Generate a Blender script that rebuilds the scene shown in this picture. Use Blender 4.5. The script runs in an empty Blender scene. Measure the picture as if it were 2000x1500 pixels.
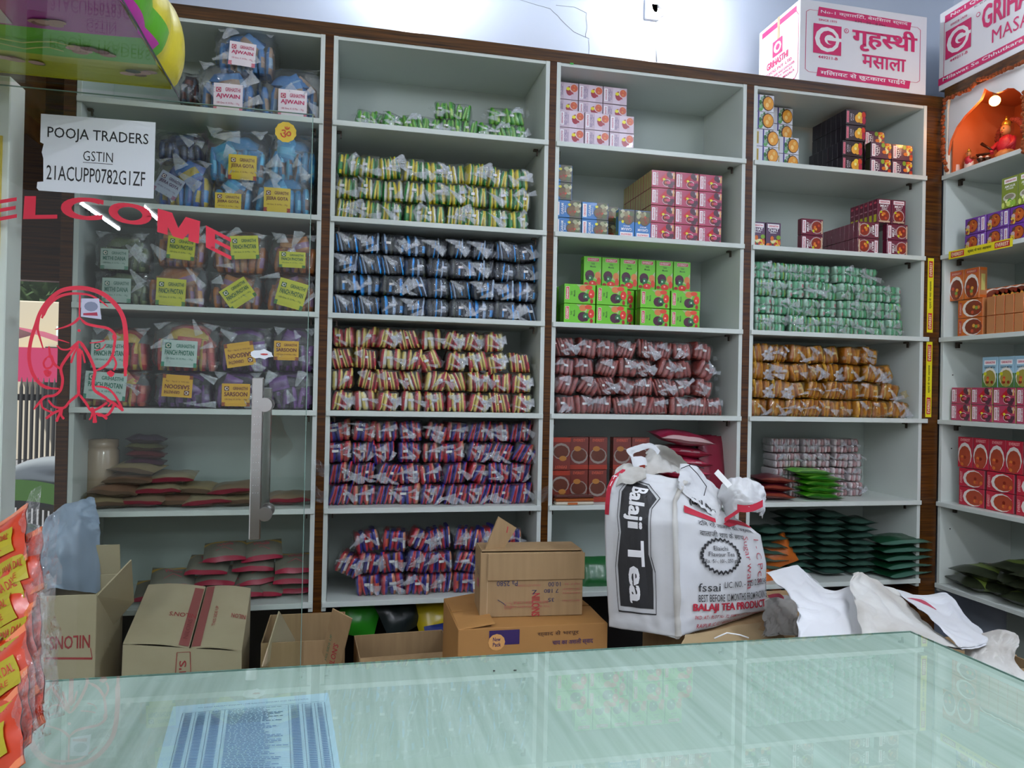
import bpy, bmesh, math, random
import numpy as np
from mathutils import Vector, Matrix, Euler, noise

S = bpy.context.scene
C = S.collection
EZ = 1.42                                    # eye height above the floor
# ---------------------------------------------------------------- camera
FPX, YAW, PIT, ROL = 1464.94, 0.217370867, 0.00628383835, 0.0208838729
fw = Vector((math.sin(YAW)*math.cos(PIT), math.cos(YAW)*math.cos(PIT), math.sin(PIT)))
rt0 = Vector((math.cos(YAW), -math.sin(YAW), 0)); up0 = rt0.cross(fw)
rt = rt0*math.cos(ROL) + up0*math.sin(ROL); up = -rt0*math.sin(ROL) + up0*math.cos(ROL)
cam = bpy.data.cameras.new('camera'); camo = bpy.data.objects.new('camera', cam); C.objects.link(camo)
cam.sensor_width = 36; cam.lens = FPX*36/2000; cam.clip_start = 0.02; cam.clip_end = 200
M4 = Matrix.Identity(4)
for i in range(3):
    M4[i][0] = rt[i]; M4[i][1] = up[i]; M4[i][2] = -fw[i]
M4[2][3] = EZ
camo.matrix_world = M4
S.camera = camo

def ray(x, y): return fw + rt*((x-1000)/FPX) - up*((y-750)/FPX)
def atY(x, y, Y):
    d = ray(x, y); p = d*(Y/d.y); return Vector((p.x, p.y, p.z+EZ))
def atX(x, y, X):
    d = ray(x, y); p = d*(X/d.x); return Vector((p.x, p.y, p.z+EZ))
def atZ(x, y, z):
    d = ray(x, y); p = d*((z-EZ)/d.z); return Vector((p.x, p.y, p.z+EZ))

# ---------------------------------------------------------------- world, light, exposure
def lin(h):
    if isinstance(h, str): h = [int(h[i:i+2], 16) for i in (0, 2, 4)]
    return tuple(((c/255)/12.92 if c/255 <= .04045 else ((c/255+.055)/1.055)**2.4) for c in h) + (1,)
W = bpy.data.worlds.new('world'); S.world = W; W.use_nodes = True
bg = W.node_tree.nodes['Background']; bg.inputs[0].default_value = lin('eef2fa'); bg.inputs[1].default_value = 0.30
S.view_settings.view_transform = 'Standard'; S.view_settings.look = 'None'
S.view_settings.gamma = 1; S.view_settings.use_curve_mapping = False
S.view_settings.exposure = 1.15
S.cycles.max_bounces = 10; S.cycles.transparent_max_bounces = 24
S.cycles.diffuse_bounces = 3; S.cycles.glossy_bounces = 4; S.cycles.transmission_bounces = 4
S.cycles.caustics_reflective = False; S.cycles.caustics_refractive = False
S.cycles.sample_clamp_indirect = 4
S.cycles.use_denoising = True
TUBE_E = 95.0
sun = bpy.data.lights.new('sun', 'SUN'); sun.energy = 3.0; sun.angle = .02; sun.color = (1, .96, .9)
so = bpy.data.objects.new('sun', sun); C.objects.link(so); so.rotation_euler = Euler((math.radians(28), math.radians(-24), 0))

# ---------------------------------------------------------------- materials
MATS = {}
def mat(name, col, rough=.5, spec=.5, metal=0, emit=None, es=0, coat=0, bump=0, bscale=40, var=0, vscale=6, vstretch=(1,1,1), col2=None, trans=0, sheen=0):
    if name in MATS: return MATS[name]
    m = bpy.data.materials.new(name); m.use_nodes = True; MATS[name] = m
    nt = m.node_tree; b = nt.nodes['Principled BSDF']
    c = lin(col) if isinstance(col, str) else col
    b.inputs['Base Color'].default_value = c; b.inputs['Roughness'].default_value = rough
    b.inputs['Specular IOR Level'].default_value = spec; b.inputs['Metallic'].default_value = metal
    if coat:
        b.inputs['Coat Weight'].default_value = coat; b.inputs['Coat Roughness'].default_value = .08
    if emit:
        b.inputs['Emission Color'].default_value = lin(emit); b.inputs['Emission Strength'].default_value = es
    if var or bump:
        tc = nt.nodes.new('ShaderNodeTexCoord'); mp = nt.nodes.new('ShaderNodeMapping'); mp.inputs['Scale'].default_value = vstretch
        nt.links.new(tc.outputs['Object'], mp.inputs[0])
    if var:
        n = nt.nodes.new('ShaderNodeTexNoise'); n.inputs['Scale'].default_value = vscale; n.inputs['Detail'].default_value = 6
        nt.links.new(mp.outputs[0], n.inputs[0])
        r = nt.nodes.new('ShaderNodeValToRGB'); r.color_ramp.elements[0].position = .5-var; r.color_ramp.elements[1].position = .5+var
        r.color_ramp.elements[0].color = lin(col2) if isinstance(col2, str) else (col2 or tuple(x*.6 for x in c[:3])+(1,)); r.color_ramp.elements[1].color = c
        nt.links.new(n.outputs[0], r.inputs[0]); nt.links.new(r.outputs[0], b.inputs['Base Color'])
    if bump:
        n = nt.nodes.new('ShaderNodeTexNoise'); n.inputs['Scale'].default_value = bscale; n.inputs['Detail'].default_value = 3
        nt.links.new(tc.outputs['Object'], n.inputs[0])
        bp = nt.nodes.new('ShaderNodeBump'); bp.inputs['Strength'].default_value = bump; bp.inputs['Distance'].default_value = .01
        nt.links.new(n.outputs[0], bp.inputs['Height'])
        nt.links.new(bp.outputs[0], b.inputs['Coat Normal' if coat and coat < .95 else 'Normal'])
        if coat >= .95: nt.links.new(bp.outputs[0], b.inputs['Coat Normal'])
    return m

def glassmat(name, tint='ffffff', ior=1.5, rough=0.0, haze=0, hazecol='dfe6f0', bump=0, bscale=60, boost=1.0, tr=1.0):
    """thin sheet: see-through with fresnel gloss (and milky haze for plastic film)"""
    if name in MATS: return MATS[name]
    m = bpy.data.materials.new(name); m.use_nodes = True; MATS[name] = m
    nt = m.node_tree; nt.nodes.clear(); N = nt.nodes.new
    out = N('ShaderNodeOutputMaterial'); t = N('ShaderNodeBsdfTransparent'); t.inputs[0].default_value = lin(tint)
    g = N('ShaderNodeBsdfGlossy'); g.inputs['Roughness'].default_value = rough; g.inputs[0].default_value = (1,1,1,1)
    fr = N('ShaderNodeFresnel'); fr.inputs[0].default_value = ior
    mul = N('ShaderNodeMath'); mul.operation = 'MULTIPLY'; mul.inputs[1].default_value = boost; mul.use_clamp = True
    nt.links.new(fr.outputs[0], mul.inputs[0])
    geo = N('ShaderNodeNewGeometry'); mi = N('ShaderNodeMapRange')      # same gloss on both faces of a thin sheet
    mi.inputs['To Min'].default_value = ior; mi.inputs['To Max'].default_value = 1/ior
    nt.links.new(geo.outputs['Backfacing'], mi.inputs['Value']); nt.links.new(mi.outputs[0], fr.inputs[0])
    base = t
    if haze:
        d = N('ShaderNodeBsdfDiffuse'); d.inputs[0].default_value = lin(hazecol)
        h = N('ShaderNodeMixShader'); h.inputs[0].default_value = haze
        nt.links.new(t.outputs[0], h.inputs[1]); nt.links.new(d.outputs[0], h.inputs[2]); base = h
    mx = N('ShaderNodeMixShader')
    nt.links.new(mul.outputs[0], mx.inputs[0]); nt.links.new(base.outputs[0], mx.inputs[1]); nt.links.new(g.outputs[0], mx.inputs[2])
    if bump:
        tc = N('ShaderNodeTexCoord'); n = N('ShaderNodeTexNoise'); n.inputs['Scale'].default_value = bscale; n.inputs['Detail'].default_value = 4
        nt.links.new(tc.outputs['Object'], n.inputs[0])
        bp = N('ShaderNodeBump'); bp.inputs['Strength'].default_value = bump; bp.inputs['Distance'].default_value = .012
        nt.links.new(n.outputs[0], bp.inputs['Height']); nt.links.new(bp.outputs[0], g.inputs['Normal']); nt.links.new(bp.outputs[0], fr.inputs['Normal'])
    nt.links.new(mx.outputs[0], out.inputs[0])
    return m

WALL = mat('wall_paint', 'c6cedb', .32, .5, var=.3, vscale=2.2, col2='bac4d4', bump=.06, bscale=9)
CEIL = mat('ceiling_paint', 'c9cfd8', .6)
WOOD = mat('dark_walnut_laminate', '603812', .2, .3, var=.22, vscale=9, vstretch=(.6, .6, 14), col2='2b1a10')
WOODH = mat('dark_walnut_laminate_rail', '623e1a', .22, .4, var=.22, vscale=9, vstretch=(.6, 3, 16), col2='30200f')
LAM = mat('white_laminate', 'd4dbd3', .35, .4, var=.4, vscale=4, col2='ccd2cd')
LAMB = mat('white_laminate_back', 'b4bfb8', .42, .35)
HOLE = mat('shelf_pin_dark', '2a2624', .5)
FLOORM = mat('floor_tile', '8d8a84', .3, var=.3, vscale=5, col2='76736e')
TOPM = mat('green_grain_laminate', 'dde6df', .22, .4, var=.3, vscale=7, vstretch=(9, .35, 1), col2='b0beb0')
GLASS = glassmat('clear_glass', 'f2f8f4', 1.5)
GTOP = glassmat('counter_glass', 'ebf5f1', 1.5, boost=1.1)
GSH = glassmat('shelf_glass', 'f4faf6', 1.5, boost=.4)
GATH = glassmat('gathered_film', 'f4f6f8', 1.5, .12, .30, 'dce2ea', 1.0, 46, 3.0)
EDGE = mat('glass_edge_green', '7fa094', .1, .6)
FILM = glassmat('clear_film', 'fafbfc', 1.5, .06, .02, 'ccd2dc', 1.0, 34, 1.6)
FILMD = glassmat('thin_film', 'fafafa', 1.5, .06, .02, 'ccd2dc', 1.0, 36, 1.6)
FILMY = glassmat('amber_film', 'f6e4ac', 1.5, .13, .09, 'c8a040', 1.0, 30, 2.2)
FILMG = glassmat('mint_film', 'e6f8ee', 1.5, .13, .06, 'a8d8bc', 1.0, 34, 2.3)
FILMB = glassmat('bluish_film', 'eef2fa', 1.5, .07, .03, 'b4c4dc', 1.0, 30, 1.7)
CHROME = mat('brushed_steel', 'c9c8c6', .22, .5, 1)
RED = mat('red_vinyl', 'e2203f', .45)
CARD = mat('brown_cardboard', 'a88b66', .8, .2, var=.35, vscale=5, col2='957a58', vstretch=(12, 12, 1))
CARDL = mat('pale_cardboard', 'c2b294', .8, .2, var=.35, vscale=6, col2='b09f80')
CARDO = mat('orange_cardboard', 'b5854c', .75, .2, var=.35, vscale=6, col2='a07344')
CARDIN = mat('cardboard_inside', '8f7451', .85, .1)
WHITECARD = mat('white_carton_board', 'e6e6e8', .5, .3)
PINK = mat('pink_print', 'd02a66', .5)
BLACK = mat('black_print', '1c1c1e', .5)
DARK = mat('dark_grey', '2c2c2e', .5)
WHITE = mat('white_print', 'f2f2f0', .5)
RACKBLK = mat('void_shade_paint', '1b1714', .6)
def P(hexv, rough=.32, spec=.5): return mat('print_'+hexv, hexv, rough, spec)
def F(hexv): return mat('foil_'+hexv, hexv, .3, .45, coat=.3, bump=.4, bscale=45)
def K(hexv): return mat('carton_'+hexv, hexv, .34, .5, coat=.5, bump=.14, bscale=30)

# ---------------------------------------------------------------- mesh helpers
class MB:
    def __init__(s): s.v = []; s.f = []; s.mi = []; s.ms = []; s.sm = []
    def m(s, mt):
        if mt not in s.ms: s.ms.append(mt)
        return s.ms.index(mt)
    def poly(s, pts, mt, smooth=False):
        b = len(s.v); s.v += [tuple(p) for p in pts]; s.f.append(tuple(range(b, b+len(pts)))); s.mi.append(s.m(mt)); s.sm.append(smooth)
    def add(s, vs, fs, mt, smooth=False, T=None):
        b = len(s.v)
        s.v += [tuple(T @ Vector(p)) if T else tuple(p) for p in vs]
        k = s.m(mt) if not isinstance(mt, (list, tuple)) else None
        for i, f in enumerate(fs):
            s.f.append(tuple(b+j for j in f)); s.mi.append(k if k is not None else s.m(mt[i])); s.sm.append(smooth)
    def box(s, x0, x1, y0, y1, z0, z1, mt, T=None, bev=0):
        if bev:
            bm = bmesh.new(); bmesh.ops.create_cube(bm, size=1)
            for v in bm.verts: v.co = Vector(((x0+x1)/2+v.co.x*(x1-x0), (y0+y1)/2+v.co.y*(y1-y0), (z0+z1)/2+v.co.z*(z1-z0)))
            bmesh.ops.bevel(bm, geom=bm.edges[:], offset=bev, segments=1, affect='EDGES')
            bm.verts.index_update()
            s.add([v.co[:] for v in bm.verts], [[v.index for v in f.verts] for f in bm.faces], mt, False, T); bm.free(); return
        vs = [(x, y, z) for z in (z0, z1) for y in (y0, y1) for x in (x0, x1)]
        s.add(vs, [(0,2,3,1),(4,5,7,6),(0,1,5,4),(2,6,7,3),(0,4,6,2),(1,3,7,5)], mt, False, T)
    def grid(s, fn, nu, nv, mt, smooth=True, closeu=False):
        b = len(s.v); cu = nu if closeu else nu+1
        for j in range(nv+1):
            for i in range(cu): s.v.append(tuple(fn(i/nu, j/nv)))
        k = s.m(mt) if not callable(mt) else None
        for j in range(nv):
            for i in range(nu):
                i2 = (i+1) % cu
                s.f.append((b+j*cu+i, b+j*cu+i2, b+(j+1)*cu+i2, b+(j+1)*cu+i)); s.sm.append(smooth)
                s.mi.append(k if k is not None else s.m(mt((i+.5)/nu, (j+.5)/nv)))
    def tube(s, pts, r, mt, n=8, caps=True):
        pts = [Vector(p) for p in pts]; b = len(s.v); L = len(pts)
        for i, p in enumerate(pts):
            d = (pts[min(i+1, L-1)]-pts[max(i-1, 0)]).normalized()
            a = d.orthogonal().normalized() if i == 0 else (a - d*a.dot(d)).normalized()
            c = d.cross(a); rr = r[i] if isinstance(r, (list, tuple)) else r
            for k in range(n):
                t = 2*math.pi*k/n; s.v.append(tuple(p + (a*math.cos(t)+c*math.sin(t))*rr))
        k = s.m(mt)
        for i in range(L-1):
            for j in range(n):
                s.f.append((b+i*n+j, b+i*n+(j+1) % n, b+(i+1)*n+(j+1) % n, b+(i+1)*n+j)); s.mi.append(k); s.sm.append(True)
        if caps:
            s.f.append(tuple(b+j for j in range(n))[::-1]); s.f.append(tuple(b+(L-1)*n+j for j in range(n))); s.mi += [k, k]; s.sm += [False, False]
    def ball(s, c, r, mt, nu=10, nv=6, jit=0):
        c = Vector(c); r = Vector(r) if hasattr(r, '__len__') else Vector((r, r, r))
        def fn(u, v):
            t = 2*math.pi*u; p = math.pi*(v-.5)
            d = Vector((math.cos(t)*math.cos(p), math.sin(t)*math.cos(p), math.sin(p)))
            q = 1+jit*noise.noise(d*3+c*7)
            return c+Vector((d.x*r.x, d.y*r.y, d.z*r.z))*q
        s.grid(fn, nu, nv, mt, True, True)
    def build(s, name, parent=None, **kw):
        me = bpy.data.meshes.new(name); me.from_pydata(s.v, [], s.f)
        for mt in s.ms: me.materials.append(mt)
        me.polygons.foreach_set('material_index', s.mi); me.polygons.foreach_set('use_smooth', s.sm); me.update()
        o = bpy.data.objects.new(name, me); C.objects.link(o)
        if parent: o.parent = parent
        for k, v in kw.items(): o[k] = v
        return o

def tag(o, label=None, cat=None, group=None, kind=None):
    for k, v in (('label', label), ('category', cat), ('group', group), ('kind', kind)):
        if v: o[k] = v
    return o
def empty(name, loc=(0,0,0), rot=(0,0,0)):
    o = bpy.data.objects.new(name, None); C.objects.link(o); o.location = loc; o.rotation_euler = rot; o.empty_display_size = .02
    return o
def dup(o, parent=None):
    c = o.copy(); C.objects.link(c)
    if parent: c.parent = parent
    for ch in list(o.children): dup(ch, c)
    return c
def moved_part(o, T):                      # bake a shift of a mesh part's vertices
    for v in o.data.vertices: v.co = T @ v.co

TXT = {}
def text_geo(s, bold=0.0, res=2):
    """unit-normalised flat text: verts in [0,1]^2, faces"""
    k = (s, bold)
    if k in TXT: return TXT[k]
    c = bpy.data.curves.new('t', 'FONT'); c.body = s; c.resolution_u = res; c.offset = min(bold, .004)
    o = bpy.data.objects.new('t', c); me = bpy.data.meshes.new_from_object(o)
    v = np.array([p.co[:2] for p in me.vertices]) if len(me.vertices) else np.zeros((1, 2))
    f = [tuple(p.vertices) for p in me.polygons]
    if bold >= .015:                          # heavier weight: shifted copies of the glyphs
        e = (bold-.004)*.75; v0, f0, n0 = v.copy(), list(f), len(v); f = []; vv = []
        for q, (dx, dy) in enumerate(((-e, -e*.5), (e, -e*.5), (e, e*.5), (-e, e*.5))):
            vv.append(v0+np.array((dx, dy))); f += [tuple(i+q*n0 for i in p) for p in f0]
        v = np.concatenate(vv)
    mn, mx = v.min(0), v.max(0); asp = n0 if bold >= .015 else 10**9
    v = (v-mn)/np.maximum(1e-6, mx-mn)
    bpy.data.objects.remove(o); bpy.data.curves.remove(c); bpy.data.meshes.remove(me)
    TXT[k] = ([tuple(x) for x in v], f, asp); return TXT[k]

def deva_geo():
    """the shop word with its conjunct: half letter = letter without its right stem"""
    def raw(t, cut=None):
        c = bpy.data.curves.new('t', 'FONT'); c.body = t; c.resolution_u = 3; c.offset = .006
        o = bpy.data.objects.new('t', c); me = bpy.data.meshes.new_from_object(o); bm = bmesh.new(); bm.from_mesh(me)
        x1 = max(v.co.x for v in bm.verts); x0 = min(v.co.x for v in bm.verts)
        if cut: 
            xc = x0+(x1-x0)*cut; bmesh.ops.bisect_plane(bm, geom=bm.verts[:]+bm.edges[:]+bm.faces[:], plane_co=(xc, 0, 0), plane_no=(1, 0, 0), clear_outer=True); x1 = xc
        bm.verts.index_update(); r = ([v.co[:2] for v in bm.verts], [[v.index for v in f.verts] for f in bm.faces], x0, x1)
        bm.free(); bpy.data.objects.remove(o); bpy.data.curves.remove(c); bpy.data.meshes.remove(me); return r
    V, Fc, X = [], [], 0
    for t, cut in (('गृह', None), ('स', .70), ('थी', None)):
        v, f, x0, x1 = raw(t, cut); b = len(V); V += [(x-x0+X, y) for x, y in v]; Fc += [tuple(b+i for i in q) for q in f]; X += x1-x0-.03
    a = np.array(V); n0 = len(a); F0 = list(Fc); e = .02; Fc = []; aa = []
    for q, (dx, dy) in enumerate(((-e, -e*.5), (e, -e*.5), (e, e*.5), (-e, e*.5))): aa.append(a+np.array((dx, dy))); Fc += [tuple(i+q*n0 for i in p) for p in F0]
    a = np.concatenate(aa); a = (a-a.min(0))/(a.max(0)-a.min(0)); TXT[('DEVA', .035)] = ([tuple(q) for q in a], Fc, n0)
deva_geo()
def art(mb, items, mp, step=.0004):
    """2D print items laid on a surface; mp(u, v, h) -> 3D point h above the surface"""
    for n, it in enumerate(items):
        h = step*(1+n*.25); k = it[0]
        if k == 'r':
            _, u0, v0, u1, v1, m = it[:6]; nn = it[6] if len(it) > 6 else 1
            mb.grid(lambda a, b: mp(u0+(u1-u0)*a, v0+(v1-v0)*b, h), nn, nn, m, False)
        elif k == 'e':
            _, cu, cv, ru, rv, m = it; N = 12
            mb.poly([mp(cu+ru*math.cos(2*math.pi*i/N), cv+rv*math.sin(2*math.pi*i/N), h) for i in range(N)], m)
        elif k == 'p':
            mb.poly([mp(u, v, h) for u, v in it[1]], it[2])
        elif k == 't':
            _, s, u0, v0, u1, v1, m = it[:7]; rot = it[7] if len(it) > 7 else 0; bold = it[8] if len(it) > 8 else .015
            vs, fs, n0 = text_geo(s, bold)
            o = []
            for i_, (x, y) in enumerate(vs):
                if rot == 90: x, y = 1-y, x
                elif rot == -90: x, y = y, 1-x
                elif rot == 180: x, y = 1-x, 1-y
                o.append(mp(u0+(u1-u0)*x, v0+(v1-v0)*y, h+(i_//n0)*6e-5))
            mb.add(o, fs, m)
        elif k == 'l':                      # polyline of some width: pts in uv, width in u
            _, pts, w, m = it
            for (a, b), (c, d) in zip(pts[:-1], pts[1:]):
                h += 1.5e-5
                L = math.hypot(c-a, d-b) or 1; nx, ny = -(d-b)/L*w/2, (c-a)/L*w/2
                mb.poly([mp(a+nx, b+ny, h), mp(c+nx, d+ny, h), mp(c-nx, d-ny, h), mp(a-nx, b-ny, h)], m)

def ordn(n): return ['first','second','third','fourth','fifth','sixth','seventh','eighth','ninth','tenth','eleventh','twelfth','thirteenth','fourteenth'][n]

# ================================================================ SETTING
YR, YB = 2.80, 3.16                          # rack front and back
SZ = [EZ+z for z in (.961, .612, .262, -.093, -.447, -.785)]      # shelf tops
TOPU = EZ+1.27                               # underside of the top rail
def struct(mb, name): return mb.build(name, kind='structure')
m = MB(); m.box(-4.2, 3.6, -4.5, 3.4, -.1, 0, FLOORM); struct(m, 'floor')
m = MB(); m.box(-1.02, 3.2, 3.19, 3.33, 0, 3.42, WALL)
wb = struct(m, 'wall_back')
# hairline cracks in the plaster
m = MB()
cr = [(1000,-5),(1050,10),(1075,17),(1095,37),(1120,62),(1150,75),(1152,95),(1148,118)]
c2 = [(1085,10),(1123,14),(1145,25),(1147,55),(1144,72)]
for pl in (cr, c2):
    pts = [atY(x, y, 3.1895) for x, y in pl]
    fine = []
    for a, b in zip(pts[:-1], pts[1:]):
        for t in (0, .33, .66): q = a.lerp(b, t); q.x += random.Random(int(q.x*9999)).uniform(-.003, .003); fine.append(q)
    m.tube(fine+[pts[-1]], .0009, mat('crack_grey', '8c8f92', .9), 4)
m.build('crack', wb)
m = MB(); m.box(2.93, 3.1, -1.2, 3.19, 0, 3.42, WALL); struct(m, 'wall_right')
m = MB(); m.box(-4.2, 3.2, -4.0, 3.4, 3.42, 3.52, CEIL); struct(m, 'ceiling')
# pale pillar / side panel left of the glass, with a yellow poster strip
PW = mat('pale_side_panel', 'fbfaf4', .5, var=.3, vscale=3, col2='f2f2ea')
pt = atY(50, 175, 2.50)
m = MB(); m.box(pt.x-.5, pt.x, 2.40, 2.50, 0, pt.z, PW, bev=.003); wl = struct(m, 'wall_left')
a0, a1 = atY(-40, 262, 2.4), atY(15, 505, 2.4)
m = MB(); m.box(pt.x-.5, a1.x-.02, 2.396, 2.40, a1.z, a0.z, mat('yellow_poster', 'e8c64e', .5)); m.build('poster', wl, label='yellow poster strip')
# dark wooden beam, upper left
m = MB(); m.box(-1.30, -1.0, 1.3, 2.78, TOPU-.50, TOPU+.05, WOODH, bev=.002)
struct(m, 'trim_1')
hd = atY(90, 548, 2.95)
m = MB(); m.box(-2.6, -.955, 2.95, 3.0, hd.z, 3.42, WOOD, bev=.002); struct(m, 'trim_2')

# ================================================================ BACK SHELVING
XL = [-.905, -.063, .779, 1.622]; XR = [-.106, .738, 1.576, 2.440]
ZB = .10
PIN = mat('shelf_pin_bronze', '4a4038', .4, .5, .6)
rack = empty('shelving_unit', (0.77, YR, 0))
tag(rack, 'tall white and walnut shelving unit filling the back wall behind the counter', 'shelves')
def rp(mb, name, **k):
    o = mb.build(name, None, **k); o.parent = rack; o.matrix_parent_inverse = Matrix.Translation((-.77, -YR, 0)); return o
for x0, x1 in ((-.953, -.915), (XR[0]+.004, XL[1]-.004), (XR[1]+.004, XL[2]-.004), (XR[2]+.004, XL[3]-.004), (2.444, 2.528)):
    m = MB(); m.box(x0, x1, YR, YB, ZB, TOPU+.045, WOOD, bev=.001); rp(m, 'post')
m = MB(); m.box(-.953, 2.528, YR-.002, YB, TOPU, TOPU+.046, WOODH, bev=.001); rp(m, 'top_rail')
for c in range(4):
    x0, x1 = XL[c]-.008, XR[c]+.005
    for xa, xb in ((x0, x0+.016), (x1-.016, x1)):
        m = MB(); m.box(xa, xb, YR-.001, YB-.012, .60, TOPU, LAM, bev=.0008); rp(m, 'side_panel')
    m = MB(); m.box(x0+.016, x1-.016, YB-.012, YB, .60, TOPU, LAMB); rp(m, 'back_panel')
    m = MB(); m.box(x0+.016, x1-.016, YR+.002, YB-.012, TOPU-.012, TOPU, LAM); rp(m, 'ceiling_board')
    for k in range(6):
        over = .006 if not (c == 1 and k in (0,1,2,3)) else .012
        ex = (.024 if c == 3 and k in (2, 3) else 0)
        m = MB()
        m.box(x0+.017, x1-.017, YR, YB-.013, SZ[k]-.018, SZ[k], LAM)
        m.box(x0+.002, x1-.002+ex, YR-.012, YR+.0, SZ[k]-.019, SZ[k], LAM, bev=.0012)
        s = rp(m, 'shelf')
        if k < 5:
            m = MB()
            for xq in (x1-.034, x0+.028):
                m.box(xq-.011, xq+.006, YR+.05, YR+.065, SZ[k]-.027, SZ[k]-.0195, PIN); m.box(xq+.001, xq+.006, YR+.05, YR+.06, SZ[k]-.045, SZ[k]-.027, PIN)
            b = m.build('shelf_bracket', s)
# open space under the shelves, its shade painted as a near-black board
m = MB(); m.box(-.915, 2.44, YB-.02, YB, .02, .61, RACKBLK); rp(m, 'void_shade_board')

# ================================================================ RIGHT SHELVING
XF, XBK, YE, YN = 2.53, 2.90, 2.795, 1.55
RZ = [EZ+z for z in (.968, .620, .261, -.096, -.452, -.806)]
rr_ = empty('shelving_unit', (XF, 2.2, 0)); tag(rr_, 'white and walnut shelving unit along the right wall with a shrine at top', 'shelves')
def rq(mb, name, **k):
    o = mb.build(name, None, **k); o.parent = rr_; o.matrix_parent_inverse = Matrix.Translation((-XF, -2.2, 0)); return o
m = MB(); m.box(XF, XBK, YE-.016, YE, .58, EZ+1.305, LAM, bev=.001); rq(m, 'side_panel')
m = MB(); m.box(XF, XBK, YN, YN+.016, .1, EZ+1.305, LAM, bev=.001); rq(m, 'side_panel')
m = MB(); m.box(XBK, XBK+.012, YN, YE, .1, EZ+1.34, LAMB); rq(m, 'back_panel')
m = MB(); m.box(XF-.002, XBK+.012, YN, YE+.0, EZ+1.305, EZ+1.352, WOODH, bev=.001); rq(m, 'top_rail')
for k in range(6):
    m = MB(); m.box(XF, XBK, YN+.017, YE-.017, RZ[k]-.018, RZ[k], LAM); m.box(XF-.012, XF, YN+.002, YE-.002, RZ[k]-.019, RZ[k], LAM, bev=.0012)
    s = rq(m, 'shelf')
    if k < 5:
        m = MB(); m.box(XF+.05, XF+.065, YE-.05, YE-.028, RZ[k]-.027, RZ[k]-.0195, PIN); m.box(XF+.05, XF+.062, YE-.042, YE-.028, RZ[k]-.045, RZ[k]-.027, PIN); m.build('shelf_bracket', s)
m = MB()
for z in (.47, .1, -.22, -.57): m.tube([(XF+.05, YE-.0175, EZ+z), (XF+.05, YE-.0160, EZ+z)], .0028, HOLE, 8)
rq(m, 'pin_hole')
# yellow brand strips stuck on the post and on the shelf edge
YEL = mat('yellow_sticker', 'e6d820', .45)
def strip(x0, z0, x1, z1, name, label, vertical, origin, ux, uy, nrm, L, w):
    m = MB(); o = Vector(origin); ux = Vector(ux); uy = Vector(uy); nrm = Vector(nrm)
    mp = lambda u, v, h: o+ux*(u*L)+uy*(v*w)+nrm*(h+.0006)
    m.grid(lambda a, b: mp(a, b, 0), 2, 1, YEL, False); m.grid(lambda a, b: mp(a, b, -.0005), 2, 1, YEL, False)
    r, wt = P('c02028'), P('f6e8c0')
    art(m, [('r', .04, .16, .26, .84, r), ('r', .74, .16, .96, .84, r), ('t', 'EVEREST', .055, .28, .245, .72, wt, 0, .03), ('t', 'EVEREST', .755, .28, .945, .72, wt, 0, .03),
            ('t', 'स्वाद से भरा अहसास', .32, .25, .69, .75, BLACK)], mp)
    return tag(m.build(name), label, 'sticker', 'yellow brand strips on the right corner')
for (y0, y1, lb) in ((505, 650, 'upper vertical yellow EVEREST strip on the dark corner post'), (668, 815, 'lower vertical yellow EVEREST strip on the dark corner post')):
    a, b = atY(1826, y1, YR-.001), atY(1828, y0, YR-.001)
    strip(0,0,0,0, 'brand_sticker', lb.replace('EVEREST', 'lettered'), True, (2.492, YR-.001, a.z), (0,0,1), (-1,0,0), (0,-1,0), b.z-a.z, .030)
a, b = atX(1853, 505, XF-.013), atX(1978, 480, XF-.013)
strip(0,0,0,0, 'brand_sticker', 'yellow lettered strip stuck along a shelf edge of the right shelves', False, (XF-.013, a.y, RZ[1]-.026), (0,-1,0), (0,0,1), (-1,0,0), a.y-b.y, .034)
m = MB(); g = atY(1117, 124, YR-.004); m.box(g.x-.007, g.x+.007, YR-.0035, YR-.0022, TOPU-.004, TOPU+.002, P('40b848')); tag(m.build('tape_scrap'), 'small green tape scrap under the top rail', 'tape')

# ================================================================ CARTON KINDS
def brand(bgc, fgc, s, u0, v0, u1, v1, edge='ffffff'):
    du, dv = (u1-u0), (v1-v0)
    return [('r', u0-.03, v0-.02, u1+.03, v1+.02, P(edge)), ('r', u0, v0, u1, v1, P(bgc)), ('t', s, u0+du*.06, v0+dv*.2, u1-du*.06, v1-dv*.2, P(fgc), 0, .03)]
def bowl(cu, cv, r, rim='e8e4e0', food='b04020', asp=1.4, sd=0):
    R = random.Random(sd); o = [('e', cu, cv, r, r/asp, P(rim)), ('e', cu, cv+.01, r*.87, r*.86/asp, P(food))]
    for i in range(5): o.append(('e', cu+R.uniform(-.5,.5)*r, cv+R.uniform(-.4,.45)*r/asp, r*.2, r*.12, P(R.choice(['d87830', '8c2818', 'e0a040', 'c85030']))))
    return o
def veg(sd, cols, u0=.1, u1=.95, v0=.05, v1=.45, n=9, r=.16):
    R = random.Random(sd); return [('e', R.uniform(u0, u1), R.uniform(v0, v1), r*R.uniform(.6, 1.15), r*R.uniform(.35, .75), P(R.choice(cols))) for _ in range(n)]
def clip(items):
    o = []
    for it in items:
        if it[0] == 'e':
            _, cu, cv, ru, rv, m = it; ru = min(ru, .48); rv = min(rv, .48)
            cu = min(max(cu, ru+.01), .99-ru); cv = min(max(cv, rv+.01), .99-rv); it = ('e', cu, cv, ru, rv, m)
        o.append(it)
    return o
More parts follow.
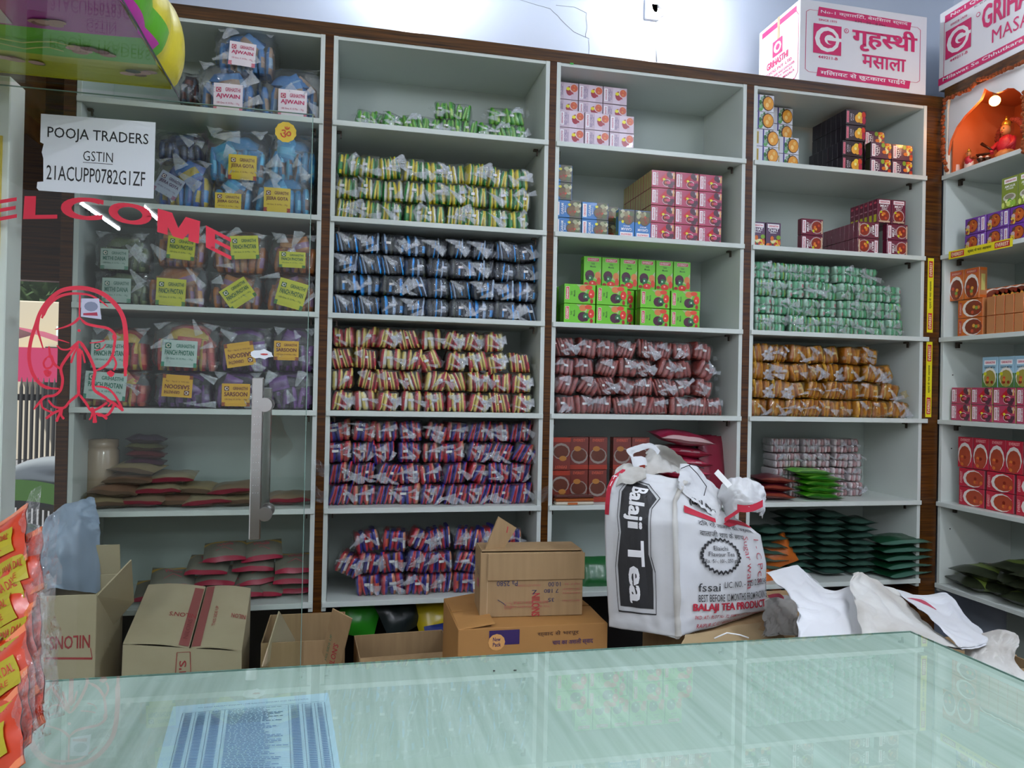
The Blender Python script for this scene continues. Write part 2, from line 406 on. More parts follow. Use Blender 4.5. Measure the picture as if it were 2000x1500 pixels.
KIND = {
 'pale': dict(s=(.070, .103, .036), base='cdb8c6', side='b8a0a8', items=[('r', .03, .30, .97, .60, P('d8c6d4'))]+brand('e8dce4', 'b83050', 'GRIHASTHI', .16, .84, .84, .94)+[('t', 'RED CHILLI', .15, .70, .85, .80, P('70608c')), ('t', 'POWDER', .25, .63, .75, .68, P('70608c'))]+[('p', [(.3,.2),(.5,.52),(.72,.2)], P('a82038')), ('e', .5, .36, .28, .14, P('9c1c30')), ('e', .62, .42, .1, .08, P('e8d820'))]+bowl(.68, .16, .26, 'e4d0d0', 'c85838', 1.5, 3)),
 'dimpale': None,
 'chilli': dict(s=(.0705, .103, .028), base='b23a5c', side='b4aa66', items=brand('f0e0e4', 'c02040', 'GRIHASTHI', .16, .84, .84, .94)+[('t', 'KASHMIRI MIRCH', .12, .72, .88, .80, WHITE)]+[('p', [(.1,.35),(.5,.66),(.92,.35)], P('c01828'))]+bowl(.3, .35, .22, 'f0e6e0', '6c1820', 1.2, 5)+veg(4, ['50303c', '8c6470', 'c8486c', 'e0b070', '603848', 'd0c0c8'], .1, .95, .06, .3, 8)+[('e', .5, .48, .07, .06, P('e0d830')), ('r', .55, .03, .92, .10, P('e0a870'))]),
 'garam': dict(s=(.069, .112, .036), base='2a74b8', side='7a9a5c', items=brand('f0e4e4', 'c82838', 'GRIHASTHI', .14, .84, .86, .95)+[('t', 'GARAM', .18, .66, .82, .76, WHITE), ('t', 'MASALA', .3, .58, .7, .63, WHITE), ('r', .0, .02, 1, .44, P('504c3c'))]+bowl(.4, .32, .34, '3c3020', '6c5028', 1.4, 8)+veg(6, ['8c7c58', 'a8a880', '4c5c30', 'c8c4a0'], .1, .95, .03, .25, 9, .13)+[('e', .75, .45, .08, .06, P('e0d820'))]),
 'sabji': dict(s=(.0775, .130, .043), base='6cc41c', side='4c9818', items=[('r', .20, .84, .86, .955, P('f0d8d0')), ('r', .22, .85, .84, .945, P('cc2a34')), ('t', 'EVEREST', .26, .87, .80, .925, WHITE, 0, .03), ('t', 'Sabji', .42, .73, .62, .80, P('284c10')), ('t', 'Masala', .36, .65, .68, .71, P('284c10')), ('p', [(.55,.3),(.98,.62),(.98,.2)], P('a8bc84')), ('e', .80, .40, .17, .12, P('d88048')), ('e', .34, .40, .26, .16, P('4a1a34')), ('e', .38, .28, .17, .12, P('2c6c3c')), ('e', .36, .31, .05, .03, P('b8e0c0')), ('e', .20, .31, .09, .08, P('3a1428')), ('e', .52, .13, .24, .10, P('dc3428')), ('e', .86, .22, .12, .12, P('dc4830')), ('e', .5, .15, .05, .03, P('f8b0a0')), ('e', .14, .12, .12, .05, P('a8201c'))]),
 'chat': dict(s=(.070, .106, .036), base='4a2448', side='3c3c28', items=brand('f0e4e8', 'c02840', 'GRIHASTHI', .14, .80, .86, .92)+[('t', 'CHAT', .16, .64, .84, .76, WHITE, 0, .03), ('t', 'MASALA', .3, .57, .7, .62, WHITE)]+veg(11, ['e0c030', 'a8b838', '78a030', 'b83828', 'e8dca0', '508028', 'd87028'], .05, .95, .04, .42, 16, .14)),
 'meat': dict(s=(.070, .105, .030), base='6e2038', side='6e2038', items=brand('f0dce0', 'b02038', 'GRIHASTHI', .14, .82, .86, .93)+[('t', 'MEAT', .2, .66, .8, .76, WHITE, 0, .03), ('t', 'MASALA', .3, .59, .7, .64, WHITE)]+bowl(.5, .28, .42, 'b8a8a4', '8c3020', 1.45, 9)+[('e', .25, .45, .09, .05, P('c8c820')), ('r', .1, .03, .9, .09, P('c8b090'))]),
 'black': dict(s=(.067, .100, .034), base='2c2026', side='28202a', items=[('r', .12, .86, .88, .97, P('e08090')), ('t', 'GRIHASTHI', .16, .88, .84, .95, P('a01838')), ('t', 'ACHAR', .25, .70, .75, .80, P('c8c0c4')), ('t', 'MASALA', .3, .62, .7, .67, P('c8c0c4')), ('e', .45, .42, .28, .15, P('e8a838')), ('e', .62, .32, .26, .14, P('e8c840')), ('e', .38, .26, .24, .13, P('d8a030')), ('e', .70, .14, .22, .10, P('c83820')), ('e', .35, .12, .26, .09, P('a82040')), ('e', .52, .36, .1, .06, P('f0e090'))]),
 'paneer': dict(s=(.072, .108, .036), base='d8d8de', side='b8b8c4', items=[('r', 0, .84, 1, .99, P('d0ccd4')), ('r', .14, .87, .86, .95, P('c8b458')), ('t', 'GRIHASTHI', .2, .89, .8, .93, P('6c4818')), ('r', 0, .64, 1, .70, P('3c3080'))]+veg(15, ['3c7838', '285c28', '60a058', '88a890'], .1, .9, .42, .6, 8, .13)+[('e', .5, .24, .46, .26, P('4c3020')), ('e', .5, .25, .40, .22, P('e0982c')), ('e', .4, .3, .14, .07, P('f0c878')), ('e', .65, .2, .12, .06, P('e8b860'))]),
 'kitchen': dict(s=(.070, .106, .036), base='6a3498', side='8450a8', items=brand('f0e4f0', 'b02850', 'GRIHASTHI', .14, .82, .86, .93)+[('t', 'KITCHEN KING', .1, .64, .9, .74, WHITE, 0, .03)]+bowl(.5, .36, .42, '5c2818', 'b85c20', 1.5, 21)+veg(22, ['c8b0a8', '8c7870', 'e0b840', 'a04028', '604838'], .05, .95, .03, .2, 10, .12)),
 'amchur': dict(s=(.076, .125, .036), base='7c8c2c', side='68782c', items=brand('f0e4e4', 'b02040', 'GRIHASTHI', .2, .82, .9, .92)+[('t', 'AMCHUR', .2, .66, .85, .74, WHITE), ('t', 'POWDER', .3, .59, .75, .64, WHITE), ('e', .5, .34, .4, .13, P('c8c4b8')), ('e', .5, .36, .3, .08, P('8c8470'))]+veg(25, ['d0dc70', '58a030', 'e8ecb0', '90b840'], .05, .95, .03, .24, 10, .15)),
 'kasuri': dict(s=(.075, .125, .036), base='9cc4d8', side='a8c8d8', items=brand('f4e8ec', 'c83050', 'GRIHASTHI', .16, .76, .86, .87)+[('t', 'KASURI METHI', .16, .62, .84, .69, P('20303c')), ('r', 0, .0, 1, .46, P('4c7838'))]+bowl(.5, .26, .44, 'e4e0d4', '9c9040', 1.35, 28)+[('e', .2, .44, .1, .06, P('d0d020'))]),
 'evmeat': dict(s=(.078, .130, .042), base='cc6420', side='b87848', items=[('r', .14, .84, .86, .94, P('b83c50')), ('t', 'EVEREST', .2, .86, .8, .92, P('f0c8a0'), 0, .03), ('t', 'Meat', .38, .72, .62, .78, P('f0d8a0')), ('t', 'Masala', .32, .63, .68, .69, P('f0d8a0')), ('e', .25, .43, .22, .11, P('b8c048')), ('e', .78, .40, .16, .10, P('dcd0c0'))]+bowl(.5, .22, .48, 'ece4dc', '7c3420', 1.2, 30)+[('e', .5, .24, .1, .06, P('7c9840'))]),
 'chicken': dict(s=(.078, .130, .042), base='c2203a', side='8c5058', items=[('t', 'EVEREST', .18, .86, .82, .95, P('f0a8a8'), 0, .04), ('t', 'Chicken', .32, .72, .70, .79, P('f0b8b0')), ('t', 'Masala', .32, .63, .70, .69, P('f0b8b0')), ('e', .5, .47, .16, .09, P('c8d0b0')), ('e', .82, .40, .15, .10, P('98b088')), ('e', .2, .44, .14, .08, P('d8d8c8'))]+bowl(.48, .25, .47, 'ece4dc', 'b0482c', 1.15, 31)),
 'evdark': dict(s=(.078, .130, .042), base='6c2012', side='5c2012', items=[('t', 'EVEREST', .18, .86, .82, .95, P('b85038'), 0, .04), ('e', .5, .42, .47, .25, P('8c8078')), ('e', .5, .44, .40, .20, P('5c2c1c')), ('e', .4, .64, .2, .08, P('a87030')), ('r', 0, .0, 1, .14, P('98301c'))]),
}
PROTO = {}
def carton(kind):
    """carton with its front at y=0 facing -Y, origin at its bottom centre"""
    if kind in PROTO: o = dup(PROTO[kind]); return o
    k = KIND[kind]; w, h, d = k['s']; g = .0008
    m = MB(); mb_, ms_ = K(k['base']), K(k['side'])
    bm = bmesh.new(); bmesh.ops.create_cube(bm, size=1)
    for v in bm.verts: v.co = Vector((v.co.x*(w-2*g), d/2+v.co.y*(d-2*g), h/2+v.co.z*(h-2*g)))
    bmesh.ops.bevel(bm, geom=bm.edges[:], offset=.0009, segments=1, affect='EDGES'); bm.verts.index_update(); bm.normal_update()
    ml = []
    for f in bm.faces: ml.append(ms_ if abs(f.normal.x) > .9 or abs(f.normal.z) > .9 else mb_)
    m.add([v.co[:] for v in bm.verts], [[v.index for v in f.verts] for f in bm.faces], ml); bm.free()
    o = m.build('masala_carton')
    m = MB(); mp = lambda u, v, hh: (-w/2+g+(w-2*g)*u, g-hh, g+(h-2*g)*v)
    art(m, clip(k['items']), mp, .00025)
    # side prints: panel on each narrow side
    fg = P(k['side']); edge = P(k['base'])
    for sx in (-1, 1):
        mq = lambda u, v, hh, sx=sx: (sx*(w/2-g+hh), d*(.12+.76*(u if sx > 0 else 1-u)), g+(h-2*g)*v)
        art(m, [('r', 0, .02, 1, .10, edge), ('r', 0, .90, 1, .98, edge), ('r', .2, .25, .8, .78, P('c8c070' if kind in ('chilli','evmeat') else ('a87830' if kind == 'black' else k['base'])))], mq, .00025)
    if kind == 'black':
        for sx in (-1, 1):
            mq = lambda u, v, hh, sx=sx: (sx*(w/2-g+hh), d*(.15+.7*(u if sx > 0 else 1-u)), g+(h-2*g)*v)
            art(m, [('r', .1, .62, .9, .78, P('b06878')), ('r', .1, .28, .9, .60, P('40343c'))], mq, .0005)
    if kind == 'meat':
        for sx in (-1, 1):
            mq = lambda u, v, hh, sx=sx: (sx*(w/2-g+hh), d*(.15+.7*(u if sx > 0 else 1-u)), g+(h-2*g)*v)
            art(m, [('r', .1, .05, .9, .36, P('c8c430')), ('e', .5, .85, .4, .05, P('d05068')), ('r', .1, .55, .9, .6, P('c08090'))], mq, .0005)
    m.build('printed_panel', o)
    PROTO[kind] = o; return o

PICK = {}
BOXLAB = {'pale': 'pale pink chilli powder carton', 'chilli': 'crimson chilli carton', 'garam': 'blue garam masala carton', 'sabji': 'bright green vegetable masala carton', 'chat': 'dark purple chat masala carton', 'meat': 'maroon meat masala carton', 'black': 'black carton with yellow fruit', 'paneer': 'white and purple carton with orange bowl', 'kitchen': 'purple kitchen king carton', 'amchur': 'olive green upright carton', 'kasuri': 'pale blue and green upright carton', 'evmeat': 'orange meat masala carton', 'chicken': 'red chicken masala carton', 'evdark': 'dark orange carton in the shade'}
def place(kind, pose, x, y, z, where, unit='back', jit=None):
    """x = left end of the cell seen from the front, y = depth behind front, z = base. pose: up, left (top to the left), right, down"""
    o = carton(kind); w, h, d = KIND[kind]['s']; R = random.Random(hash((round(x*1000), round(y*1000), round(z*1000))) & 0xffff)
    j = R.uniform(-.0012, .0012)
    a = {'up': 0, 'left': -math.pi/2, 'right': math.pi/2, 'down': math.pi}[pose]
    # local offset of origin for each pose, so the cell's lower left front corner is at the given point
    off = {'up': (w/2, 0), 'left': (h, w/2), 'right': (0, w/2), 'down': (w/2, h)}[pose]
    if unit == 'back':
        o.location = (x+off[0], YR+.03+y+j, z+off[1]+.0003); o.rotation_euler = (0, a, 0)
    else:     # right unit: front faces -X, "right" in the view is towards -Y
        o.location = (XF+.03+y+j, x-off[0], z+off[1]+.0003)
        o.rotation_euler = (Matrix.Rotation(-math.pi/2, 3, 'Z') @ Matrix.Rotation(a, 3, 'Y')).to_euler()
    tag(o, BOXLAB[kind]+' '+where, 'carton', PICK.get(kind, BOXLAB[kind]+'s')); return o
def cell(kind, pose):
    w, h, d = KIND[kind]['s']; return (w, h, d) if pose in ('up', 'down') else (h, w, d)
def xs(px, py): return atY(px, py, YR+.03).x
def stack(kind, pose, x, y, z, ncol, nlev, ndep, where, unit='back', gap=.0015, skip=None):
    cw, ch, cd = cell(kind, pose); sg = 1 if unit == 'back' else -1
    for c in range(ncol):
        for l in range(nlev):
            for dd in range(ndep if not callable(ndep) else ndep(c)):
                if skip and skip(c, l, dd): continue
                wh = where.format(c=ordn(c), l=ordn(l), d=(', front row' if dd == 0 else ', '+ordn(dd)+' row back'))
                place(kind, pose, x+sg*c*(cw+gap), y+dd*(cd+.0006), z+l*(ch+.0004), wh, unit)

# third bay
z = SZ[0]; x = XL[2]+.012
stack('pale', 'left', x+.002, .0, z, 3, 2, 1, 'in {c} column, {l} layer up, top shelf')
stack('pale', 'left', x-.002, .075, z, 3, 4, 1, 'of darker rear block, {c} column, {l} layer up')
z = SZ[1]; xr = xs(1270, 475)
stack('chilli', 'left', xr, 0, z, 3, 4, lambda c: 11 if c == 0 else 2, '{c} column, {l} layer up{d}')
z1 = z
stack('garam', 'left', x-.005, .02, z1, 2, 2, 1, 'lying, {c} column, {l} layer up, left')
stack('garam', 'left', x-.045, .02, z1+2*.0695, 1, 2, 1, 'stacked against the post, {l} layer')
stack('garam', 'down', xs(1205, 465), -.012, z1, 2, 1, 1, 'upside down at the front, {c} from left')
for q in range(5): place('garam', 'left', xs(1172, 465)-.01, .065+q*.037, z1, 'of the rear file, %s back, bottom' % ordn(q)); place('garam', 'left', xs(1172, 465)-.01, .065+q*.037, z1+.0694, 'of the rear file, %s back, top' % ordn(q))
z = SZ[2]
stack('sabji', 'left', xs(1100, 632), -.005, z, 2, 2, 2, 'front pair, {c} from left, {l} layer{d}', gap=.004)
stack('sabji', 'left', xs(1225, 640), .0, z, 1, 2, 1, 'half hidden between the lying pairs, {l} layer')  if False else None
stack('sabji', 'left', xs(1256, 640)-.002, .03, z, 2, 2, 1, 'lying at the right, {c} from left, {l} layer', gap=.004)
stack('sabji', 'left', xs(1100, 632), .095, z, 1, 2, 4, 'behind the leftmost pair, {l} layer{d}')
stack('sabji', 'left', xs(1195, 640), .095, z, 3, 2, 1, 'in the rear lying row, {c} column, {l} layer', gap=.006)
stack('sabji', 'up', xs(1148, 560)+.012, .097, z+2*.078+.001, 6, 1, 1, 'standing upright, {c} from left, upper row')
# fourth bay
z = SZ[0]; x4 = XL[3]+.014
stack('paneer', 'left', x4+.006, 0, z, 1, 2, 1, 'lower left pair at front, {l} layer')
stack('paneer', 'left', x4-.018, .0, z+2*.0726, 1, 2, 1, 'upper left pair at front, {l} layer')
stack('paneer', 'left', x4+.03, .06, z, 2, 2, 1, 'rear block, {c} column, {l} layer up')
stack('paneer', 'left', x4+.03, .11, z+.0726*2, 2, 2, 1, 'rear block upper half, {c} column, {l} layer')
stack('black', 'left', xs(1645, 330), 0, z, 1, 2, 7, 'lower tier {l} layer{d}')
stack('black', 'left', xs(1652, 268), .0, z+.136, 1, 2, 7, 'upper tier {l} layer{d}')
stack('chat', 'left', xs(1695, 335)+.012, 0, z, 2, 2, 1, 'lying under the warm glare, {c} column, {l} layer')
stack('chat', 'left', xs(1695, 335)+.025, .06, z, 1, 3, 1, 'of the rear pile on the top shelf, {l} layer')
z = SZ[1]
stack('chat', 'up', x4-.010, 0, z, 2, 1, 4, 'upright beside the left post, {c} from left{d}')
stack('meat', 'left', xs(1570, 487), .02, z, 1, 2, 1, 'lying in the middle of its shelf, {l} layer')
stack('meat', 'right', xs(1675, 495), 0, z, 1, 2, 8, 'top to the right, {l} layer{d}')
stack('meat', 'left', xs(1732, 499), 0, z, 1, 2, 1, 'at the right end, top to the left, {l} layer')
stack('meat', 'up', xs(1714, 420), 0, z+.1412, 2, 1, 6, 'upright on top of the pile, {c} from left{d}')
# right unit: y positions from the front plane
def ys(px, py): return atX(px, py, XF+.03).y
stack('kitchen', 'right', ys(1884, 485), 0, RZ[1], 4, 2, 1, 'of the right shelves, {c} from the corner, {l} layer', 'right', gap=.004)
stack('amchur', 'up', ys(1955, 390), .0, RZ[1]+.141, 4, 1, 1, 'standing on purple cartons, {c} from the corner', 'right')
y0 = ys(1870, 652)
stack('evmeat', 'left', y0, 0, RZ[2], 1, 2, 1, 'lying on the right shelves near the corner, {l} layer', 'right')
stack('evmeat', 'up', ys(1854, 572), 0, RZ[2]+.158, 2, 1, 1, 'upright near the corner, {c} from the corner', 'right')
# cartons turned sideways showing narrow sides
def side_carton(kind, yfar, z, lab, pose='up'):
    o = carton(kind); w, h, d = KIND[kind]['s']
    o.rotation_euler = (0, 0, 0) if pose == 'up' else (0, -math.pi/2, 0)
    return o, w, h, d
for l in range(2):
    for q in range(5):
        o = carton('evmeat'); w, h, d = KIND['evmeat']['s']
        yy = ys(1926, 650)-q*.0435
        o.rotation_euler = (0, math.pi/2, 0); o.location = (XF+.03, yy-d, RZ[2]+w/2+l*.0782+.0003)
        tag(o, 'tan narrow side of orange carton, %s from the corner, %s layer' % (ordn(q), ordn(l)), 'carton', 'orange cartons turned sideways')
for q in range(5):
    o = carton('evmeat'); w, h, d = KIND['evmeat']['s']; o.location = (XF+.03+w/2, ys(1927, 565)-q*.0435-d, RZ[2]+.158)
    tag(o, 'orange carton standing edge-on in the dark wrap, %s from the corner' % ordn(q), 'carton', 'orange cartons turned sideways, upper row')
stack('evmeat', 'left', ys(1926, 650)-5*.0435-.01, 0, RZ[2], 2, 2, 1, 'lying near the frame edge, {c} column, {l} layer', 'right')
stack('evmeat', 'up', ys(1926, 650)-5*.0435-.01, 0, RZ[2]+.158, 3, 1, 1, 'upright near the frame edge, {c} of three', 'right')
stack('chilli', 'left', ys(1857, 738+80), 0, RZ[3], 5, 2, 1, 'on the right shelves, {c} from the corner, {l} layer', 'right', gap=.005)
stack('kasuri', 'up', ys(1918, 735), 0, RZ[3]+.1415, 5, 1, 1, 'standing on crimson cartons, {c} from the corner', 'right')
stack('chicken', 'left', ys(1872, 965), 0, RZ[4], 4, 2, 1, 'lying on the right shelves, {c} from the corner, {l} layer', 'right', gap=.010)
stack('chicken', 'up', ys(1870, 905), 0, RZ[4]+.158, 7, 1, 1, 'upright in the upper row, {c} from the corner', 'right')
# shaded orange cartons, third bay
z = SZ[4]
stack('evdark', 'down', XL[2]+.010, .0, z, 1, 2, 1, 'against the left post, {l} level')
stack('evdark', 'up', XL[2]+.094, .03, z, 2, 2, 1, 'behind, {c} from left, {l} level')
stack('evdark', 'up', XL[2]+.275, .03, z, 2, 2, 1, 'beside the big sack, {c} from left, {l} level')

# ================================================================ POUCH BUNDLES IN CLEAR FILM
def slab(mb, cx, w, d, h, ma, mb2, R, lean=0, z0=0, y0=0, mc=None):
    """puffy pouch on edge: width w across, two tone front"""
    ring = [(-.5, .12), (-.36, 0), (0, -.03), (.36, 0), (.5, .12), (.5, .9), (.3, 1), (-.3, 1), (-.5, .9)]
    n = len(ring); L = 5; jj = [R.uniform(-.12, .12) for _ in range(L+1)]
    b = len(mb.v)
    for k in range(L+1):
        t = k/L; tw = (1 if 0 < k < L else .72); dd = (0 if 0 < k < L else .05)
        for x, y in ring: mb.v.append((cx+w*(x*tw+jj[k]*.4)+lean*(t-.3), y0+d*(y+(dd if y < .5 else -dd)), z0+h*t))
    for k in range(L):
        for i in range(n):
            mt = ma if i in (0, 1, 7, 8) else mb2
            if mc and k in (1, 2) and i in (2, 3): mt = mc
            mb.f.append((b+k*n+i, b+k*n+(i+1) % n, b+(k+1)*n+(i+1) % n, b+(k+1)*n+i)); mb.mi.append(mb.m(mt)); mb.sm.append(True)
    mb.f.append(tuple(b+i for i in range(n))[::-1]); mb.f.append(tuple(b+L*n+i for i in range(n))); mb.mi += [mb.m(ma)]*2; mb.sm += [False]*2

def hull(mb, w, d, h, mt, R, x0=0, y0=0, z0=0, e=.35, am=.07, nu=18, nv=9, ear=True):
    sx = R.uniform(0, 99)
    def pw(a): return math.copysign(abs(a)**e, a)
    def fn(u, v):
        t = 2*math.pi*u; p = math.pi*(v-.5)
        q = Vector((pw(math.cos(t))*pw(math.cos(p)), pw(math.sin(t))*pw(math.cos(p)), pw(math.sin(p))))
        nn = 1+am*noise.noise(q*2.6+Vector((sx, 0, 0)))+am*.6*noise.noise(q*6+Vector((0, sx, 0)))
        return (x0+q.x*w/2*nn, y0+d/2+q.y*d/2*nn, z0+h/2+q.z*h/2*min(nn, 1.0))
    mb.grid(fn, nu, nv, mt, True, True)
    if ear:                                  # knotted tail of the bag
        sd = R.choice((-1, 1)); c = Vector((x0+sd*w*.44, y0+.004, z0+h*R.uniform(.3, .8)))
        L = R.uniform(.25, .45)*w
        pts = [c, c+Vector((sd*L*.6, -.008, .3*h*R.uniform(-.4, 1))), c+Vector((sd*L, -.014, -.1*h)), c+Vector((sd*L*.5, -.004, -.32*h))]
        mb.grid(lambda a, b_: (pts[0].lerp(pts[1], a)).lerp(pts[3].lerp(pts[2], a), b_)+Vector((0, -.006*math.sin(9*a+4*b_), .003*math.sin(7*b_))), 4, 4, mt, True)

BK = {   # edge colour A, colour B, centre patch, film, size
 'green_yellow': ('28883c', 'e0cc30', '2c8c40', FILM), 'lime': ('3c9a28', '78b83c', 'a8d060', FILM), 'black_blue': ('16181c', '24262a', '18a8f8', FILMB),
 'red_yellow': ('b42a38', 'e0cc70', 'c8343c', FILM), 'red_blue': ('c02838', '2c2c88', 'd0583c', FILM), 'brown_pink': ('8c3c34', '9c5850', 'a8504c', FILM),
 'mint': ('58a87c', '9cbc30', 'a8c8b8', FILMG), 'amber': ('9c5c18', 'c89830', 'd0b040', FILMY), 'rose_white': ('b08888', 'c8b8b8', 'b06868', FILM),
}
BPROTO = {}
def bundle(kind, var, w=.088, h=.08, d=.10):
    key = (kind, var, round(w, 3), round(h, 3))
    if key in BPROTO: return dup(BPROTO[key])
    R = random.Random(sum(map(ord, kind))*7+var*31+int(w*1000)); ca, cb, cc, film = BK[kind]
    root = empty('pouch_bundle')
    n = [4, 5, 3, 4, 4, 5, 4, 6][var]; pw_ = w*.92/n; lean = R.uniform(-.022, .022) if var in (1, 3, 5, 7) else R.uniform(-.004, .004)
    two = kind in ('mint', 'rose_white')
    for i in range(n):
        m = MB(); a, b = (F(ca), F(cb)) if (i+var) % 2 == 0 else (F(cb), F(ca))
        c = F(cc) if (i+var) % 3 == 0 else None
        if kind == 'black_blue':
            a = F('16181c'); b = F(['1c1e22', '3a3f2c', '18a8f8', '1a1b20', 'a8bccc'][(i*2+var) % 5]); c = F('2498d8') if (i+var) % 3 == 1 else None
        if kind in ('red_yellow', 'green_yellow', 'red_blue', 'amber') and R.random() < .24: b = F({'red_yellow': 'd8d4a4', 'green_yellow': 'd4d8b8', 'red_blue': 'c8805c', 'amber': 'c8c080'}[kind]); c = F('e0e0d8')
        if two:
            for q in (0, 1):
                slab(m, -w*.46+pw_*(i+.5), pw_*.94, d, h*.47, F(ca) if i % 2 else F('b4ccc0' if kind == 'mint' else 'ccc0c0'), b if i % 2 else F('b8d0c4' if kind == 'mint' else 'bca8a8'), R, 0, q*h*.5, 0, F('c07880') if i % 2 == 0 else None)
        else:
            slab(m, -w*.46+pw_*(i+.5), pw_*.97, d*R.uniform(.9, 1), h*R.uniform(.84, 1), a, b, R, lean+R.uniform(-.008, .008), 0, R.uniform(0, .008), c)
        m.build('pouch', root)
    if not two:
        m = MB(); bx = R.choice((-.2, 0, .22))*w
        m.box(bx-pw_*.5, bx+pw_*.4, -.004, -.0030, h*.48, h*.60, P('d8d8d4')); m.build('paper_band', root)
    m = MB(); hull(m, w*1.04, d*1.08, h*1.0, film, R, 0, -.006, 0, am=.16, nu=26, nv=12)
    for q in range(R.choice((1, 2, 3))):              # gathered, whitish folds of the film
        c = Vector((R.uniform(-.42, .42)*w, -.010, h*R.uniform(.15, .8))); a = R.uniform(-.9, .9); L = w*R.uniform(.35, .85); wd = h*R.uniform(.10, .34); sd = R.uniform(0, 50)
        m.grid(lambda u, v: (c.x+(u-.5)*L*math.cos(a)-(v-.5)*wd*(.3+1.2*u)*math.sin(a), c.y-.006*noise.noise(Vector((u*5+sd, v*6, 1)))-.004*math.sin(u*3), min(h, max(.002, c.z+(u-.5)*L*math.sin(a)+(v-.5)*wd*(.3+1.2*u)*math.cos(a)))), 7, 5, GATH, True)
    m.build('film_wrap', root)
    BPROTO[key] = root; return root

def fill(kind, bay, k, rows, px0, px1, desc, shelfname, h=None, w=.087, seed=0, right=None, drop=None, tilt=.1, ybase=0):
    """rows of bundles standing on a shelf, from px0 to px1 at the front"""
    R = random.Random(seed+bay*10+k); z0 = SZ[k]
    xa, xb = xs(px0, 0 if False else 600), xs(px1, 600)
    xa = atY(px0, atpy(k, px0), YR+.03).x; xb = atY(px1, atpy(k, px1), YR+.03).x
    for r in range(rows):
        xe = xb if right is None else atY(right[r], atpy(k, px1), YR+.03).x
        n = max(1, int(round((xe-xa)/w))); cw = (xe-xa)/n
        for i in range(n):
            if drop and (r, i) in drop: continue
            o = bundle(kind, R.randrange(8), w, h)
            dark = 0
            o.location = (xa+cw*(i+.5)+R.uniform(-.003, .003), YR+.026+ybase+R.uniform(0, .030)+r*.004, z0+r*(h+.0015)+.001)
            o.rotation_euler = (0, R.uniform(-tilt, tilt)*(.35 if r == 0 else 1)*(2.4 if R.random() < .14 else 1), R.uniform(-.2, .2))
            tag(o, '%s, %s from left, %s row up, %s' % (desc, ordn(i), ordn(r), shelfname), 'pouches', '%s bundles' % desc.replace(' bundle', ''))
def atpy(k, px):   # approximate pixel row of a shelf (z known): only used to convert a pixel column to metres
    return 735-(SZ[k]-EZ)*500
# second bay
R = random.Random(5)
spots = [(715,0,.0),(742,0,.02),(765,0,0),(810,0,0),(842,0,.01),(880,0,0),(915,0,0),(955,0,.01),(985,0,0),(1015,0,0),(868,1,.01),(900,1,.02),(975,1,.02),(1012,1,.01)]
for i, (px, lv, dy) in enumerate(spots):
    o = bundle('lime', i % 5, .078, .068); x = xs(px, 240)
    o.location = (x, YR+.05+dy, SZ[0]+lv*.067+.002); o.rotation_euler = (0, R.uniform(-.5, .5) if i < 3 else R.uniform(-.12, .12), R.uniform(-.3, .3))
    tag(o, 'lime green pouch bundle on the top shelf, %s from left, %s layer' % (ordn(i if lv == 0 else i-10), ['lower', 'upper'][lv]), 'pouches', 'lime green pouch bundles')
fill('green_yellow', 1, 1, 3, 655, 1035, 'green and yellow pouch bundle', 'second bay', h=.083, w=.085)
fill('black_blue', 1, 2, 4, 650, 1050, 'black and blue pouch bundle', 'second bay', h=.076, w=.088)
fill('red_yellow', 1, 3, 4, 645, 1040, 'red and yellow pouch bundle', 'second bay', h=.077, w=.082, tilt=.16, right=[1042, 1042, 1038, 985])
fill('red_blue', 1, 4, 4, 640, 1040, 'red and blue pouch bundle', 'fifth shelf down', h=.078, w=.086, tilt=.16, ybase=.012)
fill('red_blue', 1, 5, 3, 648, 1020, 'red and blue pouch bundle', 'lowest shelf', h=.080, w=.094, tilt=.22, drop={(0, 0), (2, 0)})
# loose ends of the long film bags that stick out over the posts
for px, py, sz in ((628, 915, 1), (622, 965, 1), (1058, 965, -1)):
    c = atY(px, py, YR-.0); m = MB(); s = sz
    m.grid(lambda a, b: (c.x+s*(.03-.055*(1-a)), YR-.02-.02*math.sin(3*a+b*2), c.z+.03*(b-.5)*(2.2-1.4*a)+.008*math.sin(a*7)), 6, 5, FILM)
    tag(m.build('film_bag_end'), 'loose crumpled clear bag end %s the red and blue bundles' % {915: 'upper left of', 965: ('lower left of' if s > 0 else 'right of')}[py], 'bag')
# third bay
fill('brown_pink', 2, 3+0, 0, 1080, 1400, 'x', 'x', h=.07)
fill('brown_pink', 2, 3, 4, 1086, 1420, 'brown and pink pouch bundle', 'third bay', h=.074, w=.082, right=[1418, 1394, 1394, 1392], tilt=.25) if True else None
# fourth bay
fill('mint', 3, 2, 4, 1474, 1770, 'mint green pouch bundle', 'fourth bay', h=.073, w=.080, right=[1768, 1768, 1770, 1724], tilt=.04)
fill('amber', 3, 3, 4, 1472, 1770, 'amber pouch bundle in yellow film', 'fourth bay', h=.075, w=.086, right=[1772, 1755, 1760, 1718], tilt=.2)
fill('rose_white', 3, 4, 4, 1540, 1718, 'small rose and white pouch bundle', 'dim shelf', h=.062, w=.072, tilt=.05, ybase=.10)

